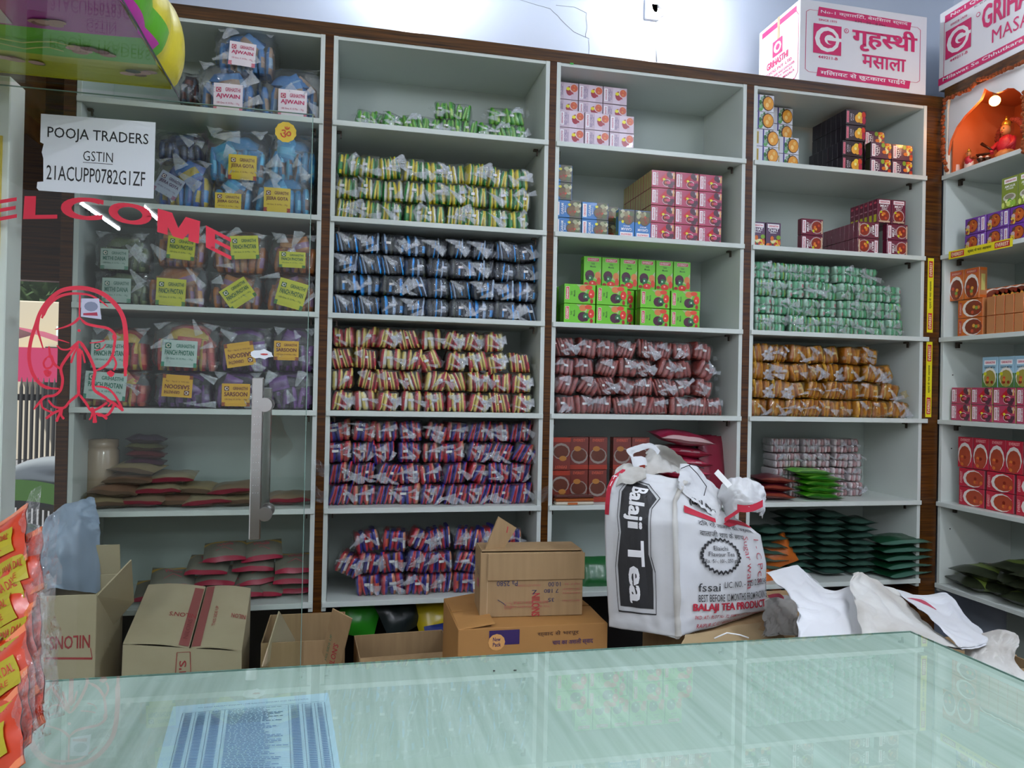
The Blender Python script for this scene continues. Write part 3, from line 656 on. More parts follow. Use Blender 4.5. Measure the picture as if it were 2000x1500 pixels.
# ================================================================ FLAT PILLOW PACKETS
def pillow(mb, w, h, t, mt, R, seal=.05, nx=10, ny=8, T=None, bands=None, art_items=None, sealm=None):
    sx = R.uniform(0, 50)
    def pt(u, v, s, extra=0):
        a = min(1, max(0, (u-seal*.25)/(1-seal*.5))); b = min(1, max(0, (v-seal)/(1-2*seal)))
        k = (1-abs(2*a-1)**4.0)*(1-abs(2*b-1)**4.2)
        k *= 1+.25*noise.noise(Vector((u*4+sx, v*4, s)))
        wob = .006*noise.noise(Vector((u*3, v*3+sx, 2)))
        p = Vector(((u-.5)*w, (v-.5)*h, s*(t/2*k+.0006)+wob+extra*s))
        return T @ p if T else p
    for s in (1, -1):
        mb.grid(lambda u, v: pt(u if s > 0 else 1-u, v, s), nx, ny, (lambda u, v: next((m for v0, v1, m in (bands or []) if v0 <= v <= v1), mt)), True)
    if art_items: art(mb, art_items, lambda u, v, h_: pt(u, v, 1, h_+.0012), .0004)

def packet(name, w, h, t, col, loc, rot, label, cat, group, seed=0, bands=None, items=None, film=True, parts=True):
    R = random.Random(seed); m = MB(); pillow(m, w, h, t, F(col), R, bands=[(a, b, F(c)) for a, b, c in (bands or [])])
    o = m.build(name)
    if items:
        m = MB(); R = random.Random(seed); MB_ = MB(); sx = R.uniform(0, 50)
        def pt(u, v, hh):
            seal = .05; a = min(1, max(0, (u-seal*.25)/(1-seal*.5))); b = min(1, max(0, (v-seal)/(1-2*seal)))
            k = (1-abs(2*a-1)**4.0)*(1-abs(2*b-1)**4.2); k *= 1+.25*noise.noise(Vector((u*4+sx, v*4, 1)))
            wob = .006*noise.noise(Vector((u*3, v*3+sx, 2))); return ((u-.5)*w, (v-.5)*h, t/2*k+.0006+wob+hh+.0014)
        art(m, items, pt, .0004); m.build('printed_panel', o)
    o.location = loc; o.rotation_euler = rot
    return tag(o, label, cat, group)

# maroon packets leaning by the sack (third bay, fifth shelf)
z = SZ[4]
for q in range(5):
    packet('spice_packet', .22, .15, .045, '8c1c38', (xs(1345, 950)+.004*(q % 2), YR+.115, z+.025+q*.044), (0, .10 if q > 2 else .03, .15*(q % 2)), 'glossy crimson packet in the pile beside the sack, %s from the bottom' % ordn(q), 'packet', 'crimson packets beside the sack', q, [(0, .1, 'c04058')], [('r', .25, .02, .75, .08, P('d8b8b8')), ('e', .5, .55, .3, .25, P('b04040'))])
for q in range(3):
    packet('spice_packet', .14, .26, .04, '7c1830', (xs(1415, 950)+.02*q-.02, YR+.10+.05*q, z+.135), (math.pi/2-.12, 0, .25), 'tall crimson packet upright at the right post, %s from the front' % ordn(q), 'packet', 'upright crimson packets', 20+q, [(0, .1, 'c04058')])
packet('spice_packet', .24, .16, .05, 'a03050', (xs(1335, 875), YR+.06, z+.262), (.12, .10, .1), 'crimson packet with pale plaid end, topmost in the pile beside the sack', 'packet', None, 9, [(0, .16, 'c8a8a8'), (.16, .2, '8c1c38')])
for q, cc in enumerate(('d0c8b8', '9c4c20', '5c2018')):
    packet('spice_packet', .16, .11, .014, cc, (xs(1117, 975), YR+.05, z+.008+q*.0135), (0, 0, .03*q), ['foil-ended pale packet lying flat by the left post, lowest', 'orange packet lying flat by the left post, middle', 'dark brown packet lying flat by the left post, uppermost'][q], 'packet', 'flat packets by the left post', 30+q, [(0, .12, 'c8c4bc')]) if False else None
# (those lie in front of the shaded cartons, on the shelf edge)
for q, cc in enumerate(('cfc7b4', 'a05424', '4c2018')):
    m = MB(); m.box(-.078, .078, -.02, .02, 0, .0125, F(cc), bev=.004); m.box(-.03, .01, -.0205, .0, .002, .0105, P('b86838' if q == 0 else cc)); o = m.build('flat_packet'); o.location = (xs(1117, 975), YR+.006, z+.0004+q*.0129)
    o.parent = None; tag(o, ['pale', 'orange', 'dark brown'][q]+' flat foil packet by the left post, '+['lowest', 'middle', 'uppermost'][q]+' of three', 'packet', 'flat foil packets by the post')
# green and maroon packets, fourth bay fifth shelf
z = SZ[4]
for q in range(5):
    packet('spice_packet', .17, .15, .026, '4ca81c', (xs(1612-(q == 4)*20, 960), YR+.085, z+.016+q*.025), (0, .05, .1*(q % 2)), 'bright green flat packet in pile, %s from the bottom' % ordn(q), 'packet', 'bright green packets in a pile', 40+q, [(0, .12, '2c7820'), (.12, .2, '8ccc50')])
for q in range(3):
    packet('spice_packet', .16, .15, .034, '5c1826', (xs(1520, 960), YR+.09, z+.020+q*.033), (0, .06, -.1*(q % 2)), 'dark maroon flat packet left of the green pile, %s from the bottom' % ordn(q), 'packet', 'maroon packets in a pile', 50+q, [(0, .1, '8c4030')])
# dark green packets on the lowest shelf of the fourth bay
z = SZ[5]
cols = [(1520, .02), (1578, .04), (1640, .03), (1700, .03)]
for ci, (px, dy) in enumerate(cols):
    n = [7, 9, 9, 8][ci]
    for q in range(n):
        packet('film_packet', .125, .16, .030, '1c3c30', (xs(px, 1080), YR+.11+dy, z+.018+q*.0305), (0, random.Random(q*5+ci).uniform(-.08, .08), random.Random(q+ci).uniform(-.1, .1)), 'dark green film packet, %s stack from left, %s from the bottom' % (ordn(ci), ordn(q)), 'packet', 'dark green film packets', 60+q, [(0, .2, '3c5c50')])
for q in range(5):
    packet('film_packet', .22, .19, .036, '14442c', (xs(1765, 1100)-.01, YR+.07, z+.020+q*.034), (0, -.05, .15-.08*q), 'glossy dark green packet in the front right pile, %s from the bottom' % ordn(q), 'packet', 'glossy dark green packets at front right', 80+q, [(0, .14, '4c7464')])
# dark green/brown packets on the bottom shelf of the right unit
z = RZ[5]
for i in range(13):
    lv = 0 if i < 5 else (1 if i < 10 else 2); j = i if i < 5 else (i-5 if i < 10 else i-9)
    packet('spice_packet', .21, .19, .055, '2a3020', (XF+.10+.03*(j % 2), YE-.13-j*.135-.03*lv, z+.031+lv*.050), (0, 0, math.pi/2+.2*((i % 3)-1)), 'olive and black flat packet on right bottom shelf, %s from the corner, %s layer' % (ordn(j), ['lower', 'middle', 'upper'][lv]), 'packet', 'olive packets on the right bottom shelf', 90+i, [(.0, .12, '50582c'), (.55, .75, '7c9040')], [('e', .5, .35, .25, .18, P('6c8838')), ('e', .45, .4, .08, .08, P('a03828'))])
# grey packets in the first bay, lowest shelf
z = SZ[5]
GP = [(300,1088,0),(340,1120,0),(410,1150,0),(470,1150,0),(515,1150,0),(575,1165,0),(330,1100,1),(420,1110,1),(500,1120,1),(575,1120,1),(400,1080,2),(490,1085,2),(575,1090,2),(432,1060,3),(505,1068,3)]
for i, (px, py, lv) in enumerate(GP):
    R = random.Random(i)
    packet('grey_packet', .145, .12, .042, '6c6a5e', (xs(px, 1100), YR+.10+.015*(i % 3), z+.034+lv*.043+(.004*(i % 2))), (.42, R.uniform(-.1, .1), R.uniform(-.25, .25)), 'grey spice packet with red foot, %s of %s layer from below' % (ordn([p for p in GP if p[2] == lv].index((px, py, lv))), ordn(lv)), 'packet', 'grey packets on the lowest left shelf', 100+i, [(0, .13, '98203a'), (.8, .88, 'b89030')], [('t', 'Whole', .3, .55, .7, .68, P('b84858')), ('l', [(.3,.3),(.5,.45),(.7,.3)], .02, P('b84858'))])
# brown packets in the first bay, fifth shelf
z = SZ[4]
BP = [(200,0),(270,0),(335,0),(400,0),(460,0),(560,0),(215,1),(300,1),(370,1),(450,1),(240,2),(320,2),(250,3)]
for i, (px, lv) in enumerate(BP):
    R = random.Random(i+40); cc = ['8c7c5c', '84705a', '7c5c48', '8c8064'][i % 4]
    packet('brown_packet', .165, .13, .036, cc, (xs(px, 960), YR+.095+.012*(i % 3)+lv*.02, z+.022+lv*.037+.003*(i % 2)), (.16, R.uniform(-.08, .08), R.uniform(-.25, .25)), 'tan spice packet in clear film, %s of %s layer from below' % (ordn([p for p in BP if p[1] == lv].index((px, lv))), ordn(lv)), 'packet', 'tan packets on the fifth left shelf', 140+i, [(0, .1, '7c2030' if i % 2 else '5c4838'), (.75, .83, 'b08c30' if i % 3 == 0 else cc)])
for q in range(4):
    packet('brown_packet', .13, .12, .03, ['4c2c3c', '6c2c30', '707048', '5c5060'][q], (xs(262, 880), YR+.20, z+.15+q*.028), (0, .05, .1), 'dark packet in the rear pile of the fifth left shelf, %s from the bottom' % ordn(q), 'packet', 'dark packets in the rear pile', 170+q)
# tan jar
m = MB(); jx = xs(172, 860); prof = [(0,0),(.052,0),(.056,.01),(.056,.19),(.050,.20),(.053,.205),(.053,.232),(.0,.235)]
m.grid(lambda u, v: (jx+[p for p in prof][int(round(v*7))][0]*math.cos(2*math.pi*u), YR+.19+prof[int(round(v*7))][0]*math.sin(2*math.pi*u), SZ[4]+prof[int(round(v*7))][1]), 20, 7, mat('jar_tan', 'a8937a', .25, coat=.4), True, True)
tag(m.build('plastic_jar'), 'tan cylindrical jar on the fifth left shelf against the end post', 'jar')

# ================================================================ BIG LABELLED BAGS (first bay)
def logo(u0, v0, s, c, asp):
    return [('r', u0, v0, u0+s, v0+s*asp, P(c)), ('e', u0+s/2, v0+s*asp/2, s*.38, s*.38*asp, P('d8d0c0')), ('e', u0+s*.55, v0+s*asp*.5, s*.22, s*.22*asp, P(c))]
def spice_bag(n, x0, y0, x1, y1, cols, card, name, k, desc, tilt=0, dy=0, flip=False, lab=None, depth=.12):
    """pixel box of the bag on the front plane -> metres; card = (bg, ink, strip, px rect)"""
    Yf = YR+.02+dy; a, b = atY(x0, y1, Yf), atY(x1, y0, Yf); w, h = b.x-a.x, b.z-a.z
    z0 = max(a.z, SZ[k]+.001); h = b.z-z0; cx = (a.x+b.x)/2
    R = random.Random(n*13+5)
    root = empty('spice_bag', (cx, Yf, z0)); tag(root, desc, 'bag', 'clear bags of spice pouches on the left shelves')
    nn = max(3, int(round(w/.030))); pw_ = w*.88/nn; hh = h*.62
    for i in range(nn):
        m = MB(); slab(m, -w*.44+pw_*(i+.5), pw_*.96, depth*.85, hh*R.uniform(.9, 1), F(cols[i % len(cols)]), F(cols[(i+1) % len(cols)]), R, R.uniform(-.012, .012), .003, .012, F(cols[(i+2) % len(cols)])); m.build('pouch', root)
    m = MB(); T = Matrix.Translation((R.uniform(-.005, .005), depth*.5, h*.66+.018)) @ Matrix.Rotation(.5, 4, 'X')
    pillow(m, w*.62, depth*.8, h*.30, F(cols[0]), R, nx=8, ny=6, T=T, bands=[(.0, .25, F(cols[1 % len(cols)])), (.45, .6, F(cols[-1]))]); m.build('pouch', root)
    for q in range(3):
        m = MB(); T = Matrix.Translation((w*R.uniform(-.22, .22), .016+.012*q, h*R.uniform(.45, .72))) @ Matrix.Rotation(R.uniform(-.7, .7), 4, 'Y') @ Matrix.Rotation(math.pi/2, 4, 'X')
        cc = [F(cols[(q+j) % len(cols)]) for j in range(3)]
        pillow(m, w*.36, h*.42, .022, cc[0], R, nx=6, ny=6, T=T, bands=[(.0, .22, cc[1]), (.4, .62, cc[2])]); m.build('pouch', root)
    m = MB(); hull(m, w*1.0, depth, h*1.0, FILMD if n % 2 else FILM, R, 0, 0, 0, e=.42, am=.16, nu=34, nv=16, ear=False)
    for q in range(6):
        c = Vector((R.uniform(-.44, .44)*w, -.008, h*R.uniform(.1, .9))); a = R.uniform(-1.2, 1.2); L = w*R.uniform(.2, .45); wd = h*R.uniform(.08, .2); sd = R.uniform(0, 50)
        m.grid(lambda u, v: (c.x+(u-.5)*L*math.cos(a)-(v-.5)*wd*(.3+1.2*u)*math.sin(a), c.y-.006*noise.noise(Vector((u*5+sd, v*6, 1)))-.004*math.sin(u*3), min(h*1.04, max(.002, c.z+(u-.5)*L*math.sin(a)+(v-.5)*wd*(.3+1.2*u)*math.cos(a)))), 7, 5, GATH if q < 3 else FILM, True)
    for sg in (-1, 1):       # pointed corners of the bag
        p0 = Vector((sg*w*.40, .0, h*.80)); p1 = Vector((sg*w*.50, .012, h*(1.0 if n % 3 else .92))); p2 = Vector((sg*w*.22, .01, h*.97))
        m.grid(lambda u, v: (p0.lerp(p1, u)).lerp(p2.lerp(p1, u), v)+Vector((0, .006*math.sin(u*8+v*9), 0)), 5, 5, GATH if n % 2 else FILM, True)
    m.build('film_bag', root)
    if card:
        bgc, ink, st, (cx0, cy0, cx1, cy1) = card
        p, q = atY(cx0, cy1, Yf-.006), atY(cx1, cy0, Yf-.006); cw, chh = q.x-p.x, q.z-p.z; cc = (p+q)/2
        t = math.radians(tilt+(180 if flip else 0)); m = MB()
        if abs(tilt) > 20: cw *= .86; chh *= .72
        def mp(u, v, hv):
            uu, vv = (u-.5)*cw, (v-.5)*chh
            return (cc.x-cx+uu*math.cos(t)-vv*math.sin(t), -.010-hv-.004*math.cos(uu*20), cc.z-z0+uu*math.sin(t)+vv*math.cos(t))
        m.grid(lambda a_, b_: mp(a_, b_, 0), 4, 2, P(bgc), False); m.grid(lambda a_, b_: mp(1-a_, b_, -.0006), 4, 2, P(bgc), False)
        L = m.build('label_card', root)
        m = MB(); I = P(ink)
        art(m, [('r', 0, 0, 1, .17, P(st)), ('t', 'GRIHASTHI', .40, .72, .92, .86, I, 0, .02), ('t', name, .09, .44, .91, .63, I, 0, .035), ('t', '100 Gms. X 10 Pkt. - 1Kg.', .12, .25, .90, .34, I, 0, .0), ('t', 'GRIHASTHI UDYOG PVT LTD', .10, .05, .90, .13, P(bgc), 0, .0)]+logo(.09, .68, .17, ink, cw/max(chh, .001)*1.0), mp, .0006)
        m.build('card_print', L)
    return root
BLUE = ['5c88b8', '3c74ac', '9c8470', '86a4bc', '4a7cb0']; CY = ['2c94c8', '1c7cb4', '50b0d8', '6c5048', '2488bc']; RB = ['1c68b0', '2450a0', 'b8a020', '2c80c0']
OR = ['b0703c', '9c5c30', '8c6488', 'c88c50', 'a85c2c']; GN = ['4c5c44', '5c6c48', '707c58', '3c4c3c']; RY = ['b83c3c', 'c8a848', 'a83038', 'c86c58']; PU = ['6c3c84', '241c2c', '5c3470', '2c2434', '7c4c90']
WP = ('e6dce0', 'c03060', 'c87080'); YJ = ('d8b82c', '6c2c1c', '983018'); YG = ('c0c02c', '2c5c24', '386c28'); GW = ('b8ccc4', '1c7058', '2c8468'); GR = ('9cb0a4', '3c6c5c', '4c8068'); OS = ('d8a428', '6c2c1c', '884018')
B = 'clear bag of '
spice_bag(1, 385,128,500,213, BLUE, (*WP, (417,168,475,217)), 'AJWAIN', 0, B+'blue pouches with white AJWAIN card, lower left of the top shelf')
spice_bag(2, 502,135,626,232, BLUE, (*WP, (543,180,600,228)), 'AJWAIN', 0, B+'blue pouches with white AJWAIN card, by the post on top shelf')
spice_bag(3, 418,68,540,142, BLUE, (*WP, (447,98,500,138)), 'AJWAIN', 0, B+'blue pouches with AJWAIN card, lying topmost of all', tilt=-3) .location.z = SZ[0]+.155
spice_bag(4, 345,140,392,198, ['40343c', '5c6c7c', '6c3c34'], None, '', 0, B+'dim pouches at the far left of the top shelf', dy=.1)
spice_bag(5, 400,255,522,350, CY, (*YJ, (446,306,502,350)), 'JEERA GOTA', 1, B+'cyan pouches with yellow JEERA GOTA card, upper middle', dy=.02)
spice_bag(6, 522,262,622,350, CY, None, '', 1, B+'cyan pouches without a card, upper right of second shelf', dy=.02)
spice_bag(7, 490,338,612,419, CY, (*YJ, (515,370,568,413)), 'JEERA GOTA', 1, B+'cyan pouches with yellow JEERA GOTA card, lower right')
spice_bag(8, 412,345,492,412, CY, (*YJ, (420,380,472,413)), 'JEERA GOTA', 1, B+'cyan pouches with yellow JEERA GOTA card, lower middle')
spice_bag(9, 300,310,414,405, RB, ('9ca4b4', '4c3c54', '8c5c74', (300,335,360,390)), 'JEERA GOTA', 1, B+'royal blue pouches with tilted grey JEERA GOTA card', tilt=-28)
spice_bag(10, 300,258,398,308, ['30486c', '243450'], None, '', 1, B+'dark blue pouches behind the paper sign, upper left', dy=.06)
for r_, z_ in ((5, .155), (6, .155), (10, .175)): pass
spice_bag(11, 182,455,290,527, GN, (*GR, (197,488,252,525)), 'METHI DANA', 2, B+'grey green pouches with METHI DANA card, upper')
spice_bag(12, 180,530,292,597, GN, (*GR, (200,545,257,590)), 'METHI DANA', 2, B+'grey green pouches with METHI DANA card, lower')
spice_bag(13, 300,440,402,518, OR, (*YG, (327,465,382,506)), 'PANCH PHOTAN', 2, B+'orange pouches, lime PANCH PHOTAN card under the word COME', tilt=-4)
spice_bag(14, 280,515,402,602, OR, (*YG, (305,546,364,596)), 'PANCH PHOTAN', 2, B+'orange pouches with lime PANCH PHOTAN card, lower left one', tilt=-2)
spice_bag(15, 412,452,522,530, OR, (*YG, (450,463,506,505)), 'PANCH PHOTAN', 2, B+'orange pouches, lime card beside the last red letter E', tilt=5)
spice_bag(16, 408,535,512,605, OR, (*YG, (430,545,500,603)), 'PANCH PHOTAN', 2, B+'orange pouches with steeply tilted lime PANCH PHOTAN card', tilt=36)
spice_bag(17, 528,458,622,530, OR, (*YG, (545,494,597,522)), 'PANCH PHOTAN', 2, B+'orange pouches with small lime card, upper right by post')
spice_bag(18, 515,535,620,608, OR, (*YG, (540,550,598,600)), 'PANCH PHOTAN', 2, B+'orange pouches, lime card tilted slightly, lower right by post', tilt=-14)
spice_bag(19, 175,640,292,722, RY, (*GW, (178,666,250,718)), 'PANCH PHOTAN', 3, B+'red striped pouches with white card, upper left, behind lady decal')
spice_bag(20, 150,725,290,794, RY, (*GW, (165,728,248,780)), 'PANCH PHOTAN', 3, B+'red striped pouches with white card, lower left, behind lady decal', tilt=-4)
spice_bag(21, 295,628,428,724, RY, (*GW, (316,666,386,716)), 'PANCH PHOTAN', 3, B+'red striped pouches with white card, standing on purple bag', tilt=-2)
spice_bag(22, 425,640,532,725, PU, (*OS, (440,670,498,715)), 'SARSOON', 3, B+'purple pouches, upside-down SARSOON card, upper one', tilt=10, flip=True)
spice_bag(23, 532,640,618,725, PU, (*OS, (535,667,584,703)), 'SARSOON', 3, B+'purple pouches with SARSOON card, upper right by post')
spice_bag(24, 298,727,415,797, PU, (*OS, (317,733,377,775)), 'SARSOON', 3, B+'purple pouches, upside-down SARSOON card, lower one', tilt=-3, flip=True)
spice_bag(25, 415,727,512,799, PU, (*OS, (433,750,489,793)), 'SARSOON', 3, B+'purple pouches with SARSOON card, left of the door handle')
spice_bag(26, 512,728,618,800, PU, None, '', 3, B+'purple pouches without a card, right of the door handle')

# ================================================================ GLASS DOOR
YD = 2.36
pa, pb = atY(613, 218, YD), atY(585, 1280, YD)
GX0, GX1, GZ1 = -1.75, -.118, EZ+.822
door = empty('door_1', (GX1, YD, .02)); tag(door, kind='structure')
def dp(mb, name, **k):
    o = mb.build(name, None, **k); o.parent = door; o.matrix_parent_inverse = Matrix.Translation((-GX1, -YD, -.02)); return o
m = MB(); m.poly([(GX0, YD, .02), (GX1, YD, .02), (GX1, YD, GZ1), (GX0, YD, GZ1)], GLASS); dp(m, 'glass_pane')
m = MB(); m.box(GX1, GX1+.002, YD, YD+.008, .02, GZ1, EDGE); m.box(GX0, GX1, YD, YD+.008, GZ1, GZ1+.0012, EDGE); dp(m, 'glass_edge')
# pull handle
hx, _, hz1 = atY(503, 737, YD-.07); hz0 = atY(503, 1053, YD-.07).z
m = MB(); T = Matrix.Rotation(0, 4, 'Z')
m.box(hx-.013, hx+.019, YD-.085, YD-.065, hz0, hz1, CHROME, bev=.003)
h = dp(m, 'handle', label='long flat brushed steel pull handle')
m = MB()
for py in (790, 1000):
    q = atY(520, py, YD-.05); m.tube([(q.x, YD-.066, q.z), (q.x, YD, q.z)], .009, CHROME, 12); m.tube([(q.x, YD-.012, q.z), (q.x, YD-.001, q.z)], .020, CHROME, 20); m.tube([(q.x, YD+.001, q.z), (q.x, YD+.06, q.z)], .009, CHROME, 12)
    m.tube([(q.x, YD-.092, q.z), (q.x, YD-.084, q.z)], .0205, CHROME, 20)
m.box(hx-.013+.012, hx+.03, YD+.055, YD+.07, hz0+.03, hz1-.03, CHROME, bev=.003)
k = m.build('knob', h)
m = MB()
for i in range(13):
    for j in range(3): q = (hx-.004+j*.007, YD-.0855, hz1-.07-i*.022); m.tube([q, (q[0], YD-.0862, q[2])], .0008, P('f0f0f0'), 6)
m.build('perforation', h)
# letters
def quad_letter(ch, tl, tr, br, bl):
    m = MB(); vs, fs, n0 = text_geo(ch, .045, 6); A = [Vector(p) for p in (tl, tr, br, bl)]
    o = []
    for i_, (x, y) in enumerate(vs):
        p = A[3].lerp(A[2], x).lerp(A[0].lerp(A[1], x), y); q = atY(p.x, p.y, YD-.0006-(i_//n0)*6e-5); o.append(q)
    if ch == 'M':
        o = []; fs = []
        for P4 in (((0,0),(.25,0),(.25,1),(0,1)), ((.75,0),(1,0),(1,1),(.75,1)), ((0,1),(.34,1),(.62,0),(.38,0)), ((.66,1),(1,1),(.62,0),(.38,0))):
            fs.append(tuple(range(len(o), len(o)+4)))
            for x, y in P4: p = A[3].lerp(A[2], x).lerp(A[0].lerp(A[1], x), y); o.append(atY(p.x, p.y, YD-.0006))
    for j, f in enumerate(fs): m.poly([o[i]+Vector((0, -(j % 9)*2e-5, 0)) for i in f], RED)
    dp(m, 'letter')
for ch, q in (('W', ((-170,440),(-50,405),(-52,448),(-160,480))), ('E', ((-34,396),(34,385),(33,425),(-36,438))), ('L', ((48,383),(112,383),(112,427),(45,428))), ('C', ((120,383),(204,388),(199,432),(118,426))), ('O', ((213,391),(298,404),(294,444),(211,431))),
              ('M', ((308,407),(391,432),(388,476),(307,453))), ('E', ((402,440),(452,466),(452,508),(402,483)))): quad_letter(ch, *q)
# line drawing of a veiled woman with folded hands
SK = [0]
def stroke(mb, pts, w, w2=None):
    SK[0] += 1; ys = YD-.0006-SK[0]*3e-5
    P2 = [Vector((x/4.1667, 540+y/4.1667)) for x, y in pts]; fine = []
    n = len(P2)
    for i in range(n-1):
        p0, p1, p2, p3 = P2[max(i-1, 0)], P2[i], P2[i+1], P2[min(i+2, n-1)]
        for s in range(5):
            t = s/5; fine.append(.5*((2*p1)+(-p0+p2)*t+(2*p0-5*p1+4*p2-p3)*t*t+(-p0+3*p1-3*p2+p3)*t*t*t))
    fine.append(P2[-1]); N = len(fine); L = []; Rr = []
    for i, p in enumerate(fine):
        d = (fine[min(i+1, N-1)]-fine[max(i-1, 0)]).normalized(); nn = Vector((-d.y, d.x))
        t = i/(N-1); ww = (w+(w2-w)*t if w2 is not None else w)/4.1667/2*(1 if .04 < t < .96 else .6)
        L.append(p+nn*ww); Rr.append(p-nn*ww)
    for i in range(N-1):
        mb.poly([atY(q.x, q.y, ys-(i % 4)*5e-6) for q in (L[i], L[i+1], Rr[i+1], Rr[i])], RED)
m = MB()
for s in [([(480,915),(370,900),(300,845),(255,760),(236,650),(252,520),(290,400),(330,290),(400,190),(500,115),(620,93),(740,105),(850,150),(940,230),(1000,330),(1022,450),(1026,600),(1022,700),(1020,812)], 26, 42),
          ([(340,340),(390,240),(470,170),(560,142),(650,140),(740,155),(820,200),(880,248)], 30, 10), ([(320,300),(306,420),(325,500),(352,590)], 28, 10), ([(650,150),(648,240),(646,335)], 16, 12),
          ([(646,335),(600,378),(530,410),(448,432)], 26, 8), ([(648,335),(700,382),(780,403),(870,420),(920,452),(937,490),(930,560),(915,640),(880,700),(840,738),(780,768)], 22, 22), ([(915,495),(950,490)], 44, 30),
          ([(470,512),(520,526),(565,541)], 12, 6), ([(462,560),(500,592),(560,592),(602,560),(645,525)], 12, 18), ([(728,541),(790,536),(852,522)], 8, 12), ([(860,548),(835,585),(780,602)], 8, 10),
          ([(645,585),(643,760),(640,860),(640,965)], 42, 24), ([(645,528),(590,600),(530,680),(495,750),(510,840),(492,925),(440,968),(380,975),(338,1005),(275,1082)], 26, 20), ([(650,528),(700,600),(745,690),(772,770),(760,840),(765,920),(830,968),(880,1000)], 26, 24),
          ([(640,565),(605,625),(577,705)], 14, 20), ([(665,600),(680,650),(692,705)], 14, 16), ([(398,568),(408,650)], 14, 22), ([(385,655),(355,700),(370,745),(410,740),(430,700),(410,655),(385,655)], 16, 16), ([(415,640),(440,710),(492,752)], 26, 18), ([(372,760),(388,800),(410,770)], 46, 30),
          ([(920,645),(945,710),(925,765)], 18, 18), ([(905,650),(882,705),(840,740)], 16, 14), ([(885,770),(905,800),(920,775)], 46, 30),
          ([(640,960),(570,1015),(520,1068),(440,1058),(392,1005)], 24, 16), ([(645,960),(700,1030),(742,1090),(810,1068),(872,1025)], 20, 20), ([(775,893),(870,908),(930,962),(975,1040),(1000,1096)], 14, 24), ([(865,1000),(930,1035),(1000,1092)], 26, 18), ([(935,1035),(900,1100),(860,1132),(790,1128)], 24, 18), ([(870,1000),(900,1030),(880,1060)], 16, 12),
          ([(515,1075),(430,1115),(372,1158)], 20, 22), ([(495,1085),(480,1130),(458,1182)], 14, 26), ([(508,1085),(500,1130),(522,1160)], 12, 22), ([(335,1005),(350,1070),(440,1112)], 20, 14), ([(755,1095),(745,1140),(725,1168)], 20, 12), ([(768,1105),(770,1150),(772,1192)], 18, 40), ([(780,1115),(830,1128),(872,1160)], 18, 26), ([(740,1070),(765,1110)], 40, 34)]:
    stroke(m, *s)
N = 12; m.poly([atY((643+14*math.cos(6.283*i/N))/4.1667, 540+(440+12*math.sin(6.283*i/N))/4.1667, YD-.0006) for i in range(N)], RED)
dp(m, 'woman_drawing', label='red line drawing of a veiled woman with folded hands')
# paper notice
m = MB()
c4 = [(80,222),(304,239),(300,388),(76,372)]
def nq(u, v, h, back=0):
    a = atY(*c4[3], YD-.0016).lerp(atY(*c4[2], YD-.0016), u); b = atY(*c4[0], YD-.0016).lerp(atY(*c4[1], YD-.0016), u); q = a.lerp(b, v); q.y -= h-back; return q
PAPER = mat('white_paper', 'e6ebf0', .6)
edge = [(0,0),(1,0),(1,1),(0,1),(-.0,.63),(.03,.61),(.015,.5),(.03,.42),(.035,.12),(-.015,.11),(-.02,.03)]
m.poly([nq(u, v, 0) for u, v in edge], PAPER); m.poly([nq(u, v, -.0005) for u, v in edge][::-1], PAPER)
n_ = m.build('paper_notice'); tag(n_, 'white paper notice reading POOJA TRADERS taped to the glass door', 'sign')
for it_ in ([('t', 'POOJA TRADERS', .06, .66, .94, .84, BLACK, 0, .008)], [('t', 'GSTIN', .37, .43, .63, .56, BLACK, 0, -.004)], [('r', .37, .405, .63, .412, BLACK)], [('t', '21ACUPP0782G1ZF', .06, .15, .92, .34, BLACK, 0, .002)]):
    m = MB(); art(m, it_, nq, .0003); m.build('printed_line' if it_[0][0] == 't' else 'underline', n_)
# om sticker and torn scraps
q = atY(558, 258, YD-.001); m = MB(); N = 24; rr2 = .030
m.poly([(q.x+rr2*(1+.06*(i % 2))*math.cos(6.283*i/N), YD-.0012, q.z+rr2*(1+.06*(i % 2))*math.sin(6.283*i/N)) for i in range(N)], mat('gold_foil', 'd0b040', .25, .6, .6))
vs, fs, _ = text_geo('ॐ', .012); m.add([(q.x-.016+.032*x, YD-.0018, q.z-.017+.034*y) for x, y in vs], fs, P('b02820')); tag(m.build('gold_sticker'), 'round gold sticker with a red Om sign on the glass door', 'sticker')
q = atY(512, 692, YD-.001); m = MB(); R = random.Random(3)
m.poly([(q.x+.034*math.cos(6.283*i/14)*R.uniform(.75, 1.1), YD-.001, q.z+.015*math.sin(6.283*i/14)*R.uniform(.7, 1.2)) for i in range(14)], PAPER); m.poly([(q.x+.006+.014*math.cos(6.283*i/7)*R.uniform(.5, 1), YD-.0014, q.z+.003*math.sin(6.283*i/7)) for i in range(7)], P('c04040')); tag(m.build('torn_sticker'), 'torn white sticker remnant on the glass door above the handle', 'sticker')
q = atY(178, 600, YD-.001); m = MB()
m.poly([(q.x-.026, YD-.001, q.z-.028), (q.x+.028, YD-.001, q.z-.034), (q.x+.020, YD-.001, q.z+.026), (q.x-.026, YD-.001, q.z+.024)], P('c8c8dc')); m.poly([(q.x-.02, YD-.0014, q.z-.024), (q.x+.018, YD-.0014, q.z-.024), (q.x+.016, YD-.0014, q.z-.014), (q.x-.02, YD-.0014, q.z-.018)], P('b02848')); m.poly([(q.x+.018*math.cos(6.283*i/12), YD-.0014, q.z+.002+.014*math.sin(6.283*i/12)) for i in range(12)], P('8088a0'))
tag(m.build('small_sticker'), 'small pale sticker with grey oval inside the woman drawing', 'sticker')

